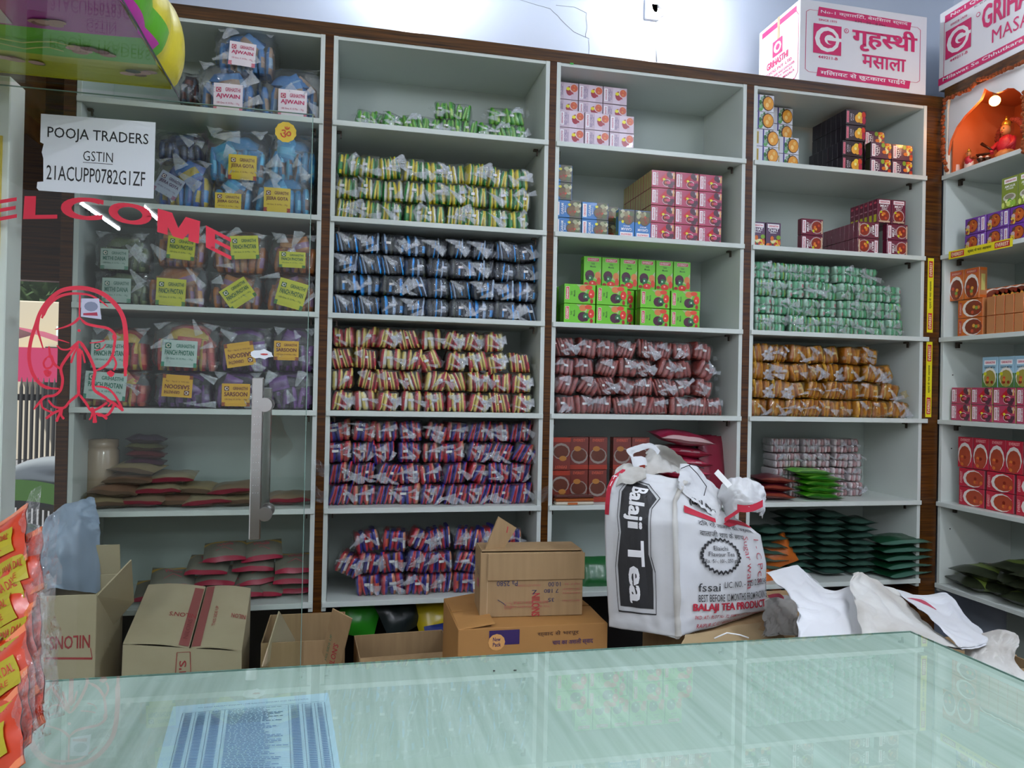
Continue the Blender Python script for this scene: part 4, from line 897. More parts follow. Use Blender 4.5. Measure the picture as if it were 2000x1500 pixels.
# ================================================================ COUNTER
CZ = EZ-.42; CX0, CX1, CY0, CY1 = -1.15, 1.0, .10, 1.163
ct = empty('shop_counter', (0, .65, 0)); tag(ct, 'shop counter with pale green laminate top under clear glass', 'counter')
def cp(mb, name, **k):
    o = mb.build(name, None, **k); o.parent = ct; o.matrix_parent_inverse = Matrix.Translation((0, -.65, 0)); return o
m = MB(); m.box(CX0, CX1-.004, CY0, CY1-.004, CZ-.030, CZ-.0012, TOPM, bev=.001); cp(m, 'laminate_top')
m = MB(); m.box(CX0+.03, CX1-.04, CY0+.03, CY1-.04, 0, CZ-.030, mat('counter_body', 'b8b4a8', .5)); cp(m, 'body')
m = MB(); m.poly([(CX0, CY0, CZ), (CX1, CY0, CZ), (CX1, CY1, CZ), (CX0, CY1, CZ)], GTOP); cp(m, 'glass_top')
m = MB(); m.box(CX0, CX1, CY1-.0015, CY1, CZ-.004, CZ-.0003, EDGE); m.box(CX1-.0015, CX1, CY0, CY1, CZ-.004, CZ-.0003, EDGE); cp(m, 'glass_edge')
m = MB(); m.box(CX0, CX1+.002, CY1+.0003, CY1+.0035, CZ-.016, CZ-.0045, mat('steel_trim', '6a6c6c', .25, .5, .9)); m.box(CX1+.0003, CX1+.0035, CY0, CY1, CZ-.016, CZ-.0045, MATS['steel_trim']); cp(m, 'edge_trim')
# price list under the glass
zc = CZ-.0009
c4b = [atZ(338, 1380, zc), atZ(641, 1353, zc), atZ(668, 1520, zc), atZ(300, 1520, zc)]
def pl(u, v, h): return (c4b[3].lerp(c4b[2], u)).lerp(c4b[0].lerp(c4b[1], u), v)+Vector((0, 0, h))
m = MB(); PB = mat('bluish_paper', 'c4dcea', .6); m.grid(lambda a, b: pl(a, b, 0), 1, 1, PB, False); lst = m.build('printed_list')
tag(lst, 'pale blue printed table sheet lying under the counter glass', 'paper')
m = MB(); R = random.Random(2); I = P('4c6c94'); I2 = P('3c5878')
colx = [.07, .15, .235, .33, .73, .82, .90, .965]; it = []
for c in colx: it.append(('l', [(c, 0), (c, .87)], .0028, I2))
it.append(('l', [(.07, .872), (.965, .885)], .003, I2))
rows_ = 44
for r in range(rows_):
    v = .855-r*.0195
    it.append(('l', [(.07, v-.004), (.965, v-.004+.012*(v > .8))], .0012, I))
    for a, b in zip(colx[:-1], colx[1:]):
        if b-a > .2:
            u = a+.02; e_ = a+.02+R.uniform(.2, .34)
            while u < e_: w_ = R.uniform(.012, .04); it.append(('r', u, v+.001, u+w_, v+.0085, I)); u += w_+.007
        else: it.append(('r', a+.015, v+.001, a+(b-a)*.75, v+.009, I))
it.append(('t', 'ALL INDIA RAILWAY ENQUIRY : THE RAILWAY ENQUIRY AND TRAIN STATUS', .16, .885, .86, .905, I2, 0, 0))
art(m, it, pl, .00002); m.build('printed_table', lst)
for i, (px, py) in enumerate(((1006, 1310), (965, 1311))):
    q = atZ(px, py, CZ); m = MB(); m.ball((q.x, q.y, q.z+.0008), (.003-.001*i, .0015, .0008), BLACK, 8, 4); tag(m.build('seed_speck'), ['larger', 'smaller'][i]+' dark speck on the counter glass', 'speck')

# ================================================================ CARDBOARD BOXES BEHIND THE COUNTER
def open_box(name, cx, cy, z0, w, d, h, rot, matx, label, flaps=(), inside=True, prints=None, top=False, tilt=(0, 0)):
    root = empty(name, (cx, cy, z0), (tilt[0], tilt[1], rot)); tag(root, label, 'box'); t = .004
    m = MB(); b = .001
    m.box(-w/2, w/2, -d/2, -d/2+t, 0, h, matx, bev=b); m.box(-w/2, w/2, d/2-t, d/2, 0, h, matx, bev=b)
    m.box(-w/2, -w/2+t, -d/2+t, d/2-t, 0, h, matx); m.box(w/2-t, w/2, -d/2+t, d/2-t, 0, h, matx)
    m.box(-w/2+t, w/2-t, -d/2+t, d/2-t, 0, t, matx)
    m.build('box_wall', root)
    for side, ang, L in flaps:
        m = MB(); m.box(-(w if side in 'fb' else d)/2+.003, (w if side in 'fb' else d)/2-.003, 0, L, -t/2, t/2, matx, bev=.0008)
        f = m.build('flap', root)
        # flap hinges at the rim; ang 0 = lies outward horizontally, 90 = straight up, 180 = folded closed
        rz = {'f': math.pi, 'b': 0, 'l': math.pi/2, 'r': -math.pi/2}[side]
        pos = {'f': (0, -d/2, h), 'b': (0, d/2, h), 'l': (-w/2, 0, h), 'r': (w/2, 0, h)}[side]
        f.matrix_local = Matrix.Translation(pos) @ Matrix.Rotation(rz, 4, 'Z') @ Matrix.Rotation(math.radians(ang), 4, 'X')
    if prints:
        m = MB()
        for face, items in prints:
            if face == 'f': mp = lambda u, v, hh: (-w/2+w*u, -d/2-.0006-hh, h*v)
            elif face == 'l': mp = lambda u, v, hh: (-w/2-.0006-hh, d/2-d*u, h*v)
            elif face == 't': mp = lambda u, v, hh: (-w/2+w*u, -d/2+d*v, h+.0042+hh)
            art(m, items, mp, .0003)
        m.build('printed_marks', root)
    return root
def plate(px, label, matx=None, parent=None, prints=None, name='flap', th=.004):
    a = [atY(*p) for p in px]; n = (a[1]-a[0]).cross(a[2]-a[0]).normalized()*th; m = MB(); mt = matx or CARD
    if n.y < 0: n = -n
    b = [p+n for p in a]; m.poly(a, mt); m.poly(b[::-1], mt)
    for i in range(len(a)): j = (i+1) % len(a); m.poly([a[i], b[i], b[j], a[j]], mt)
    o = m.build(name)
    if parent:
        bpy.context.view_layer.update(); o.parent = parent; o.matrix_parent_inverse = parent.matrix_world.inverted()
    return o
RI = P('a83838', .7); BI = P('2c3458', .7)
# far left box with flap up
a = atY(100, 1165, 2.43); b = atY(190, 1165, 2.43)
fb_ = open_box('cardboard_box', (atY(70,1165,2.5).x+b.x)/2, 2.55, 0.003, b.x-atY(70,1165,2.5).x, .25, a.z-.0, 0, CARDL, 'pale open cardboard box with raised flap at the far left behind the glass', [('b', 100, .1), ('l', 20, .06)], prints=[('f', [('t', "NILONS", .35, .80, .92, .85, RI, 180, .02), ('l', [(.3,.77),(.96,.76),(.93,.80)], .008, RI)])])
plate([(190,1164,2.43),(257,1094,2.47),(262,1175,2.60),(206,1238,2.60)], '', CARDL, fb_)
# closed, slumped box
pA, pB = atY(290, 1143, 2.75), atY(490, 1150, 2.75); pC, pD = atY(240, 1258, 2.42), atY(472, 1272, 2.42)
m = MB(); base0 = .003
rootc = empty('cardboard_box', ((pC.x+pD.x)/2, 2.42, base0)); tag(rootc, 'closed slumped cardboard carton with red tape print behind the glass door', 'box')
def rl(p): return Vector(p)-Vector(rootc.location)
m.poly([rl(pC), rl(pD), rl((pD.x+.01, 2.42, base0)), rl((pC.x-.01, 2.42, base0))], CARDL); m.poly([rl(pA), rl(pC), rl((pC.x-.01, 2.42, base0)), rl((pA.x, 2.75, base0))], CARDL)
m.poly([rl(pD), rl(pB), rl((pB.x, 2.75, base0)), rl((pD.x+.01, 2.42, base0))], CARDL); m.poly([rl(pB), rl(pA), rl((pA.x, 2.75, base0)), rl((pB.x, 2.75, base0))], CARDL)
m.poly([rl(p) for p in ((pC.x-.01, 2.42, base0), (pD.x+.01, 2.42, base0), (pB.x, 2.75, base0), (pA.x, 2.75, base0))], CARDL); m.build('box_wall', rootc)
def tp(u, v, h, bow=1):
    q = pC.lerp(pD, u).lerp(pA.lerp(pB, u), v); q.z += h+.012*math.sin(math.pi*min(1, u/.56 if u < .56 else (1-u)/.44))*bow*.6+.002; return rl(q)
for u0, u1 in ((0, .55), (.565, 1)):
    m = MB(); m.grid(lambda a_, b_: tp(u0+(u1-u0)*a_, b_, 0), 6, 4, CARDL); m.grid(lambda a_, b_: tp(u0+(u1-u0)*(1-a_), b_, -.004), 6, 4, CARDL); m.grid(lambda a_, b_: tp(u0+(u1-u0)*a_, 0, -.004*b_), 6, 1, CARDL); m.grid(lambda a_, b_: tp(u0 if u0 > .1 else u1, a_, -.004*b_), 6, 1, CARDL); m.build('flap', rootc)
m = MB(); tpn = lambda u, v, h: tp(u, v, h+.0015)
TP = P('9c5450', .6)
art(m, [('r', .46, 0.0, .545, .94, TP, 3), ('r', .57, .0, .645, .98, TP, 3), ('t', "NILON'S", .30, .42, .54, .49, RI, 180, .01), ('t', 'NILON', .86, .45, .99, .52, RI, 180, .01), ('t', 'THIS SIDE UP', .70, .3, .73, .62, RI, 90, 0), ('t', 'NILONS', .48, .1, .52, .4, P('7c3030'), 90, 0)], tpn, .0006)
fm = lambda u, v, h: rl((pC.x+(pD.x-pC.x)*u, 2.4185-h, pC.z-.02-(1-v)*.25))
art(m, [('t', "NILON'S", .47, .15, .53, .85, RI, 90, .02), ('l', [(.42,.1),(.45,.95),(.56,.95),(.59,.1)], .006, RI), ('l', [(.2,.5),(.8,.45)], .005, RI), ('l', [(.2,.5),(.2,.2)], .005, RI)], fm, .0003)
m.build('printed_marks', rootc)
# open box, tall flaps
q0, q1 = atY(535, 1192, 2.68), atY(680, 1192, 2.68)
ob3 = open_box('cardboard_box', (q0.x+q1.x)/2-.01, 2.52, .003, q1.x-q0.x, .29, q0.z-.003-.01, 0, CARD, 'open brown cardboard box with raised side flaps below the handle', [], prints=[('f', [('t', 'THIS SIDE UP', .82, .75, .86, .93, P('2c6c4c'), 90, 0)])])
plate([(513,1302,2.34),(546,1194,2.40),(577,1250,2.50),(562,1300,2.52)], '', CARDL, ob3)
m = MB(); q = atY(655, 1255, 2.34); T = Matrix.Translation((q.x, 2.34, q.z)) @ Euler((.25, .35, -.5)).to_matrix().to_4x4()
m.box(-.035, .035, -.002, .002, -.11, .11, CARD, T, bev=.001); art(m, [('t', 'THIS SIDE UP', .2, .1, .3, .6, P('2c6c4c'), 90, 0), ('t', "NILON'S", .45, .05, .7, .5, RI, 90, .02)], lambda u, v, h: T @ Vector((-.035+.07*u, -.0025-h, -.11+.22*v)), .0003); tag(m.build('cardboard_flap'), 'loose cardboard flap with red print standing at the right of the open box', 'cardboard')
q0, q1 = atY(705, 1250, 2.42), atY(860, 1222, 2.60)
open_box('cardboard_box', (q0.x+q1.x)/2, 2.48, .003, .30, .22, atY(780, 1235, 2.59).z-.003, .06, CARD, 'open empty brown box between the two box groups', [('f', -50, .07)])
# wide orange carton and the upturned box on it
p0, p1 = atY(895, 1232, 1.95), atY(1200, 1245, 1.95)
zt = p0.z
oc = open_box('cardboard_box', (p0.x+p1.x)/2-.01, 2.10, .003, p1.x-p0.x-.02, .30, zt-.003, .0, CARDO, 'wide orange cardboard carton with purple New Pack print', [('f', 178, .145), ('b', 178, .145), ('l', 172, .10)], prints=[('f', [('r', .20, .945, .40, .995, P('3c2c5c')), ('e', .25, .955, .055, .028, P('d8a060')), ('t', 'New', .225, .958, .275, .972, P('3c2c5c'), 0, .02), ('t', 'Pack', .225, .940, .278, .954, P('3c2c5c'), 0, .02), ('t', 'स्वाद से भरपूर', .52, .965, .80, .985, P('5c4030')), ('t', 'चाय का असली स्वाद', .62, .93, .90, .955, P('3c2c5c'))])])
u0, u1 = atY(940, 1238, 2.02), atY(1138, 1240, 2.02); ztop = atY(1040, 1078, 2.02).z
hb = ztop-zt-.008
ub = open_box('cardboard_box', (u0.x+u1.x)/2, 2.02+.07, zt+.006, u1.x-u0.x, .13, hb, -.06, CARD, 'brown upturned cardboard box with red print and handwriting, on the orange carton', [('b', 178, .125)],
    prints=[('f', [('l', [(.07,.06),(.07,.98)], .006, P('c0a480')), ('t', 'NILONS', .50, -.0, .58, .36, RI, -90, .04), ('t', 'Pa 2580', .16, .48, .36, .56, BI, 180, 0), ('t', '10.00', .66, .46, .78, .53, BI, 180, 0), ('t', '7 180', .62, .36, .76, .42, BI, 180, 0), ('t', '35', .66, .22, .72, .28, BI, 180, 0), ('t', '7', .50, .34, .55, .41, BI, 0, 0), ('l', [(.17,.27),(.22,.22),(.25,.18)], .008, BI), ('t', 'PRODUCT CODE', .36, .47, .58, .50, P('b06058'), 180, 0), ('t', 'NET WEIGHT', .8, .40, .97, .43, P('b06058'), 180, 0), ('t', 'MFG DATE', .8, .34, .97, .37, P('b06058'), 180, 0), ('t', 'M.R.P. RS', .82, .48, .97, .51, P('b06058'), 180, 0), ('t', 'BATCH NO', .80, .22, .97, .25, P('b06058'), 180, 0), ('t', 'BEST BEFORE', .32, .20, .66, .24, P('b06058'), 180, 0), ('t', 'TO BE OPENED HERE', .25, .14, .68, .17, P('b06058'), 180, 0), ('l', [(.24,.22),(.30,.22),(.30,.12),(.24,.12),(.24,.22)], .004, P('b06058'))])])
m = MB(); w_ = u1.x-u0.x; m.box(-w_/2+.02, w_/2+.004, -.0695, -.0662, hb*.57, hb*.99, CARD, bev=.001); m.build('flap', ub)
m = MB(); mpq = lambda u, v, h: (-w_/2-.0006-h, .065-.13*u, hb*v); art(m, [('r', .5, .42, .8, .55, P('b04040')), ('t', 'B 7 17', .5, .62, .95, .72, BI, 90, 0)], mpq, .0003); m.build('handwriting', ub)
pf = plate([(946,1078,2.05),(974,1009,2.06),(1009,1031,2.08),(978,1082,2.07)], '', CARD, ub)
plate([(989,1040,2.05),(991,1028,2.05),(993,1029,2.05),(991,1041,2.05)], '', RI, ub, name='red_mark', th=.0008)
# dark goods under the shelves
for i, (px, py, c_) in enumerate(((850, 1205, 'c8b020'), (870, 1255, '1c2c6c'), (700, 1205, '2c8c20'), (780, 1200, '202828'), (1165, 1120, '1c5c2c'), (1500, 1120, 'c86420'), (1515, 1075, 'b86020'), (905, 1190, 'd0b828'))):
    q = atY(px, py, 2.9 if i != 1 else 2.75); packet('filled_packet', .15, .14, .06, c_, (q.x, q.y, q.z), (1.1, .3*(i % 3-1), .4*(i % 2)), ['yellow foil packet in the dark under the shelves', 'navy blue packet behind the orange carton', 'green packet in the dark beside the open box', 'black packet in the dark under the shelves', 'dark green packet behind the sack', 'lower orange packet right of the sack', 'upper orange packet right of the sack', 'yellow packet above the orange carton'][i], 'packet', None, 200+i)

# ================================================================ BIG WOVEN SACK
WOV = mat('white_woven_sack', 'd6d8dc', .55, .35, var=.3, vscale=5, col2='c8c8c6', bump=.22, bscale=14)
WOVB = mat('worn_woven_sack', 'cfcfca', .6, .3, var=.22, vscale=7, col2='a8a298', bump=.3, bscale=12)
STAND_Z = atY(1320, 1247, 1.80).z
# key columns: bottom to top; each row: z-pixel, left x, corner x, right x
LK = [(1208,1240),(1190,1225),(1188,1190),(1183,1100),(1181,1010),(1184,955),(1196,930),(1216,916)]
CK = [(1322,1247),(1322,1240),(1320,1200),(1319,1110),(1317,1020),(1317,978),(1326,955),(1338,938)]
RK = [(1415,1246),(1470,1226),(1500,1190),(1497,1100),(1486,1045),(1448,1018),(1420,1004),(1400,988)]
Yc, Yl, Yr = 1.80, 1.92, 1.97
rowsK = []
for i, (a, b, c) in enumerate(zip(LK, CK, RK)):
    back = .0 if i < 5 else (i-4)*.018
    tr = [atY(*a, Yl+back*.3), atY(*b, Yc+back), atY(*c, Yr-(.03 if i > 4 else 0))]
    for p in tr: p.z = max(p.z, STAND_Z)
    rowsK.append(tuple(tr))
def sack_pt(s, t, out=0):
    """s around: 0..1 left face, 1..2 front face, 2..4 the back; t up"""
    f = t*(len(rowsK)-1); i = min(int(f), len(rowsK)-2); k = f-i
    L, Cn, Rr = [rowsK[i][j].lerp(rowsK[i+1][j], k) for j in range(3)]
    B2 = L+Rr-Cn+Vector((0, .05, 0))
    if s <= 1: a, b, u = L, Cn, s
    elif s <= 2: a, b, u = Cn, Rr, s-1
    elif s <= 3: a, b, u = Rr, B2, s-2
    else: a, b, u = B2, L, s-3
    p = a.lerp(b, u); d = (b-a); n = Vector((d.y, -d.x, 0)).normalized()
    bulge = .016*math.sin(math.pi*u)*(math.sin(math.pi*min(1, t*1.1))**.5 if t < .9 else .3)
    if 1 < s <= 2: bulge *= 1.6
    nz = .007*noise.noise(Vector((s*2.2, t*5, 3)))+.004*noise.noise(Vector((s*7, t*13, 7)))
    if t > .8: nz *= 1+(t-.8)*9
    seam = .005*math.exp(-((s-1)/.03)**2)
    return p+n*(bulge+nz+out)+Vector((0, -seam, 0))
sack = empty('woven_sack', (1.05*0+rowsK[0][1].x, 2.0, STAND_Z)); tag(sack, 'big white woven tea sack printed Balaji Tea, standing behind the counter', 'sack')
SO = Vector(sack.location)
m = MB(); m.grid(lambda a, b: sack_pt(a*4 % 4, b)-SO, 160, 70, WOV, True, True)
# rumpled top: ridge closing the mouth
def top_pt(a, b):
    p = sack_pt(a*4 % 4, 1.0); cen = (rowsK[-1][0]+rowsK[-1][1]+rowsK[-1][2])/3+Vector((.0, .09, -.02))
    q = p.lerp(cen, b); q.z += .014*math.sin(math.pi*b)+.014*noise.noise(Vector((a*12, b*3, 1)))*(b > 0)*(1-b*.5); return q-SO
m.grid(top_pt, 60, 8, WOV, True, True); m.build('sack_body', sack)
# printing on the sack
BK_, RD_ = P('2a2a2c', .6), P('b82038', .6)
lf = lambda u, v, h: sack_pt(.0+u, v, h+.0022)-SO
ff = lambda u, v, h: sack_pt(1+u, v, h+.0024)-SO
def tess(items, mp, name, seg=.02):
    m = MB(); bm = bmesh.new()
    flat = MB(); art(flat, items, lambda u, v, h: (u, v, h), .0001)
    for vv in flat.v: bm.verts.new(vv)
    bm.verts.ensure_lookup_table()
    ml = []
    for f, mi in zip(flat.f, flat.mi):
        try: fc = bm.faces.new([bm.verts[i] for i in f]); fc.material_index = mi
        except Exception: pass
    bmesh.ops.triangulate(bm, faces=bm.faces[:])
    for _ in range(3):
        es = [e for e in bm.edges if e.calc_length() > seg]
        if not es: break
        bmesh.ops.subdivide_edges(bm, edges=es, cuts=1); bmesh.ops.triangulate(bm, faces=bm.faces[:])
    bm.verts.index_update()
    me = bpy.data.meshes.new(name); vs = [tuple(mp(v.co.x, v.co.y, v.co.z*3)) for v in bm.verts]
    me.from_pydata(vs, [], [[v.index for v in f.verts] for f in bm.faces])
    for mt in flat.ms: me.materials.append(mt)
    me.polygons.foreach_set('material_index', [f.material_index for f in bm.faces]); bm.free(); me.update()
    o = bpy.data.objects.new(name, me); C.objects.link(o); o.parent = sack; return o
# height parameter of a pixel row on the left face and on the front face
def tfun(ys_):
    def T(y):
        for i in range(len(ys_)-1):
            if ys_[i] >= y >= ys_[i+1]: return (i+(ys_[i]-y)/(ys_[i]-ys_[i+1]))/(len(ys_)-1)
        return 1 if y < ys_[-1] else 0
    return T
T = tfun([(a[1]+b[1])/2 for a, b in zip(LK, CK)]); TF = tfun([(a[1]+b[1])/2 for a, b in zip(CK, RK)])
shape = [(.21,T(1186)),(.20,T(1105)),(.26,T(1040)),(.23,T(1010)),(.23,T(965)),(.28,T(942)),(.56,T(946)),(.77,T(968)),(.68,T(990)),(.66,T(1080)),(.71,T(1110)),(.71,T(1188))]
def inset(pts, k):
    cx = sum(p[0] for p in pts)/len(pts); cy = sum(p[1] for p in pts)/len(pts); return [(cx+(x-cx)*k, cy+(y-cy)*(1-(1-k)*.45)) for x, y in pts]
tess([('l', inset(shape, 1.12)+[inset(shape, 1.12)[0]], .008, BK_)], lf, 'print_border')
bm_pts = inset(shape, .97)
tess([('p', bm_pts, BK_)], lf, 'print_panel', .05)
WT = P('f2f2f4', .6)
lf2 = lambda u, v, h: sack_pt(u, v, h+.0036)-SO
tess([('t', 'Balaji Tea', .295, T(1176), .60, T(952), WT, -90, .045)], lf2, 'print_lettering')
tess([('r', .0, T(1010), .07, T(925), RD_), ('t', 'T', .01, T(960), .06, T(940), WT)], lf, 'red_print')
it = [('t', 'दिन रहे ताज़गी की अहसास', .20, TF(1032), .88, TF(1020), BK_, 0, 0), ('t', 'बालाजी चाय के साथ', .20, TF(1048), .68, TF(1036), BK_, 0, 0)]
cu, cv, n = .40, TF(1082), 52; tl, bl_ = TF(1048), TF(1115)
it.append(('l', [(cu+(.205 if i % 2 else .175)*math.cos(6.2832*i/n), cv+(.5*(tl-bl_))*(1.0 if i % 2 else .86)*math.sin(6.2832*i/n)) for i in range(n+1)], .008, BK_))
it += [('t', 'Elaichi', .32, TF(1072), .47, TF(1064), BK_, 0, .0), ('t', 'Flavour Tea', .27, TF(1083), .54, TF(1075), BK_, 0, .0), ('t', 'Rs. 5/-, 10/-, 250 gm', .24, TF(1097), .58, TF(1088), BK_, 0, .0),
       ('t', 'fssai', .18, TF(1150), .38, TF(1134), BK_, 0, 0), ('t', 'LIC. NO. - 10512', .42, TF(1144), .82, TF(1132), BK_, 0, .0), ('t', '2000345', .83, TF(1144), .98, TF(1132), BK_, 0, 0), ('t', 'BEST BEFORE 12 MONTHS FROM PACKING', .18, TF(1170), .98, TF(1156), BK_, 0, .01),
       ('t', 'BALAJI TEA PRODUCTS', .13, TF(1192), .98, TF(1173), RD_, 0, .05), ('t', 'PKD. AT:- PLOT No. 72, SAMTA COLONY, NEAR RADHA', .15, TF(1207), .97, TF(1197), RD_, 0, .01), ('t', 'RAIPUR (C.G.) 492001 Email: bjt.products', .18, TF(1229), .90, TF(1216), RD_, 0, .01)]
tess(it, ff, 'front_print')
tess([('t', 'Sugar wala', .66, TF(1150), .76, TF(1040), P('b84050', .6), -90, -.01), ('t', '1 - C Pcs', .84, TF(1140), .92, TF(1045), P('b84050', .6), -90, -.01)], ff, 'handwriting')
tess([('t', '(BALAJI)', .16, TF(998), .52, TF(984), BK_, 0, .04), ('p', [(.10,TF(1013)),(.10,TF(1001)),(.42,TF(1012)),(.40,TF(1020))], RD_), ('p', [(.50,TF(1020)),(.62,TF(1006)),(.99,TF(1000)),(.99,TF(1014)),(.72,TF(1014)),(.56,TF(1024))], RD_)], ff, 'brand_print')
tess([('e', .34, TF(980), .08, .02, P('e4e6ea')), ('l', [(.31,TF(977)),(.34,TF(984)),(.34,TF(974)),(.34,TF(984)),(.37,TF(977))], .01, BK_)], ff, 'leaf_emblem')
# seam strip on the corner
m = MB(); m.grid(lambda a, b: sack_pt(1+(a-.5)*.05, b, .003+.0008*math.sin(b*60))-SO, 3, 90, WOVB); m.build('corner_seam', sack)
# carry loop, gaping mouth, and gathered ear
def sheet(mb, pts, mt, nu=14, nv=10, amp=.01, sc=9, sd=0, thick=.002):
    """crumpled sheet spanned between rows of control points (each row left to right)"""
    rows = [[Vector(p) for p in r] for r in pts]
    def cr(P_, t):
        n = len(P_)-1; f = min(t*n, n-1e-6); i = int(f); k = f-i
        p0, p1, p2, p3 = P_[max(i-1, 0)], P_[i], P_[i+1], P_[min(i+2, n)]
        return .5*((2*p1)+(-p0+p2)*k+(2*p0-5*p1+4*p2-p3)*k*k+(-p0+3*p1-3*p2+p3)*k*k*k)
    def fn(u, v, o=0):
        q = cr([cr(r, u) for r in rows], v)
        n1 = noise.noise(Vector((u*sc*.5+sd, v*sc*.5, sd)))
        n2 = abs(noise.noise(Vector((u*sc+sd, v*sc*1.3, 5+sd))))*2-.5; n3 = abs(noise.noise(Vector((u*sc*2.6, v*sc*2.2+sd, 9))))*.35
        return q+Vector((n1*.4, -(n1*.7+n2*.8+n3*.45), n2*.5))*amp+Vector((0, o, o*.4))
    mb.grid(fn, nu, nv, mt, True)
    mb.grid(lambda u, v: fn(1-u, v, thick), nu, nv, mt, True)
def Q(px, py, Y): return atY(px, py, Y)-SO
m = MB()
sheet(m, [[Q(1232,893,1.93), Q(1224,880,1.93), Q(1240,872,1.94), Q(1272,866,1.95), Q(1290,880,1.95)], [Q(1240,898,1.93), Q(1236,888,1.94), Q(1248,882,1.94), Q(1272,876,1.95), Q(1284,888,1.95)]], WOV, 24, 4, .003)
sheet(m, [[Q(1232,893,1.93), Q(1250,892,1.94), Q(1262,894,1.94)], [Q(1238,915,1.93), Q(1255,908,1.93), Q(1264,910,1.94)]], WOV, 10, 4, .003)
m.build('carry_loop', sack)
m = MB()
sheet(m, [[Q(1262,884,1.97), Q(1285,868,2.0), Q(1310,876,2.0), Q(1330,892,2.0), Q(1345,908,2.0)], [Q(1260,900,1.96), Q(1285,888,2.02), Q(1310,900,2.04), Q(1328,910,2.03), Q(1345,920,2.0)], [Q(1262,930,1.90), Q(1285,925,1.92), Q(1310,922,1.94), Q(1330,925,1.95), Q(1345,935,1.96)]], WOVB, 26, 16, .010, 6, 2)
m.build('open_mouth', sack)
m = MB()
sheet(m, [[Q(1330,905,1.90), Q(1362,912,1.92), Q(1385,935,1.93), Q(1408,960,1.93), Q(1412,975,1.93)], [Q(1328,925,1.86), Q(1352,945,1.87), Q(1375,965,1.88), Q(1398,985,1.88), Q(1408,1000,1.88)], [Q(1322,950,1.82), Q(1345,970,1.83), Q(1368,990,1.83), Q(1390,1005,1.84), Q(1402,1015,1.85)]], WOV, 26, 16, .010, 6, 4)
m.build('folded_flap', sack, label='crumpled grey-white flap folded over the sack front')
m = MB()
sheet(m, [[Q(1205,915,1.95), Q(1225,905,1.95), Q(1250,912,1.93), Q(1262,915,1.92)], [Q(1198,935,1.94), Q(1215,925,1.92), Q(1240,930,1.89), Q(1262,930,1.87)], [Q(1190,965,1.93), Q(1210,945,1.90), Q(1235,945,1.87), Q(1262,935,1.85)]], WOVB, 16, 10, .008, 6, 7)
m.build('folded_flap', sack)
m = MB()
sheet(m, [[Q(1412,945,1.92), Q(1432,933,1.90), Q(1462,935,1.88), Q(1488,948,1.89), Q(1496,968,1.90)], [Q(1404,968,1.90), Q(1430,955,1.85), Q(1462,958,1.83), Q(1488,966,1.86), Q(1494,978,1.89)], [Q(1412,985,1.90), Q(1432,975,1.84), Q(1460,978,1.82), Q(1485,984,1.85), Q(1492,992,1.89)], [Q(1418,1012,1.88), Q(1435,1000,1.84), Q(1462,998,1.84), Q(1484,1002,1.87), Q(1488,1012,1.90)]], WOV, 30, 22, .012, 7, 11)
m.grid(lambda a, b: Q(1440+50*a, 985+6*math.sin(a*3)+14*b-10*a, 1.825+.02*abs(a-.4)), 8, 2, P('b82038', .6)); m.grid(lambda a, b: Q(1415+30*a, 1012-20*a+8*b, 1.845-.02*a), 6, 2, P('b82038', .6))
m.build('gathered_ear', sack, label='bunched sack corner with red band')
m = MB(); m.tube([Q(1345,908,1.88), Q(1362,925,1.87), Q(1380,950,1.87), Q(1375,968,1.86)], .0012, DARK, 5); m.tube([Q(1330,915,1.87), Q(1352,906,1.88), Q(1375,915,1.89)], .0012, DARK, 5); m.build('tie_thread', sack)
m = MB(); m.box(0, .016, -.001, .001, -.10, 0, WHITE, Matrix.Translation(Q(1395, 925, 1.87)) @ Matrix.Rotation(-.8, 4, 'Y')); m.build('paper_tag', sack)
# stand for the sack: carton stack below
open_box('cardboard_box', 1.15+.04, 2.02, .003, .54, .36, STAND_Z-.008, 0, CARD, 'brown carton under the big white tea sack', [('f', 179, .17), ('b', 179, .17)])
m = MB(); sheet(m, [[atY(1340,1240,1.76), atY(1400,1232,1.80), atY(1440,1222,1.85), atY(1500,1215,1.9)], [atY(1330,1262,1.70), atY(1420,1260,1.72), atY(1470,1255,1.76), atY(1540,1250,1.8)]], mat('kraft_paper', 'a38c66', .7), 10, 5, .004); tag(m.build('kraft_sheet'), 'torn kraft paper sheet lying under the edge of the tea sack', 'paper')
m = MB(); m.tube([atY(1395,1247,1.70), atY(1420,1236,1.70), atY(1445,1240,1.70), atY(1462,1246,1.70)], .0018, WHITE, 6); tag(m.build('string'), 'short white string on the kraft paper by the sack', 'string')

# ================================================================ EMPTY CRUMPLED SACKS
def csack(name, rows, mt, label, nu=44, nv=34, amp=.016, sc=6, sd=0, red=None):
    m = MB(); sheet(m, [[atY(*p) for p in r] for r in rows], mt, nu, nv, amp, sc, sd, .006)
    o = m.build(name); tag(o, label, 'sack', 'empty woven sacks heaped behind the counter')
    if red:
        m = MB(); sheet(m, [[atY(p[0], p[1], p[2]-.014) for p in r] for r in red], P('a03448', .6), 8, 3, .003); m.build('red_print', o)
    return o
csack('empty_sack', [[(1500,1120,1.75),(1555,1105,1.85),(1570,1112,1.85),(1590,1130,1.8)], [(1530,1150,1.68),(1570,1145,1.72),(1600,1150,1.74),(1625,1158,1.75)], [(1560,1185,1.62),(1600,1180,1.64),(1640,1170,1.68),(1668,1150,1.72)], [(1562,1215,1.58),(1610,1212,1.58),(1660,1205,1.6),(1690,1190,1.62)], [(1565,1262,1.52),(1620,1260,1.50),(1680,1255,1.50),(1720,1250,1.50)]], WOV, 'white empty sack with its open end pointing left beside the tea sack', sd=3, amp=.012, sc=4)
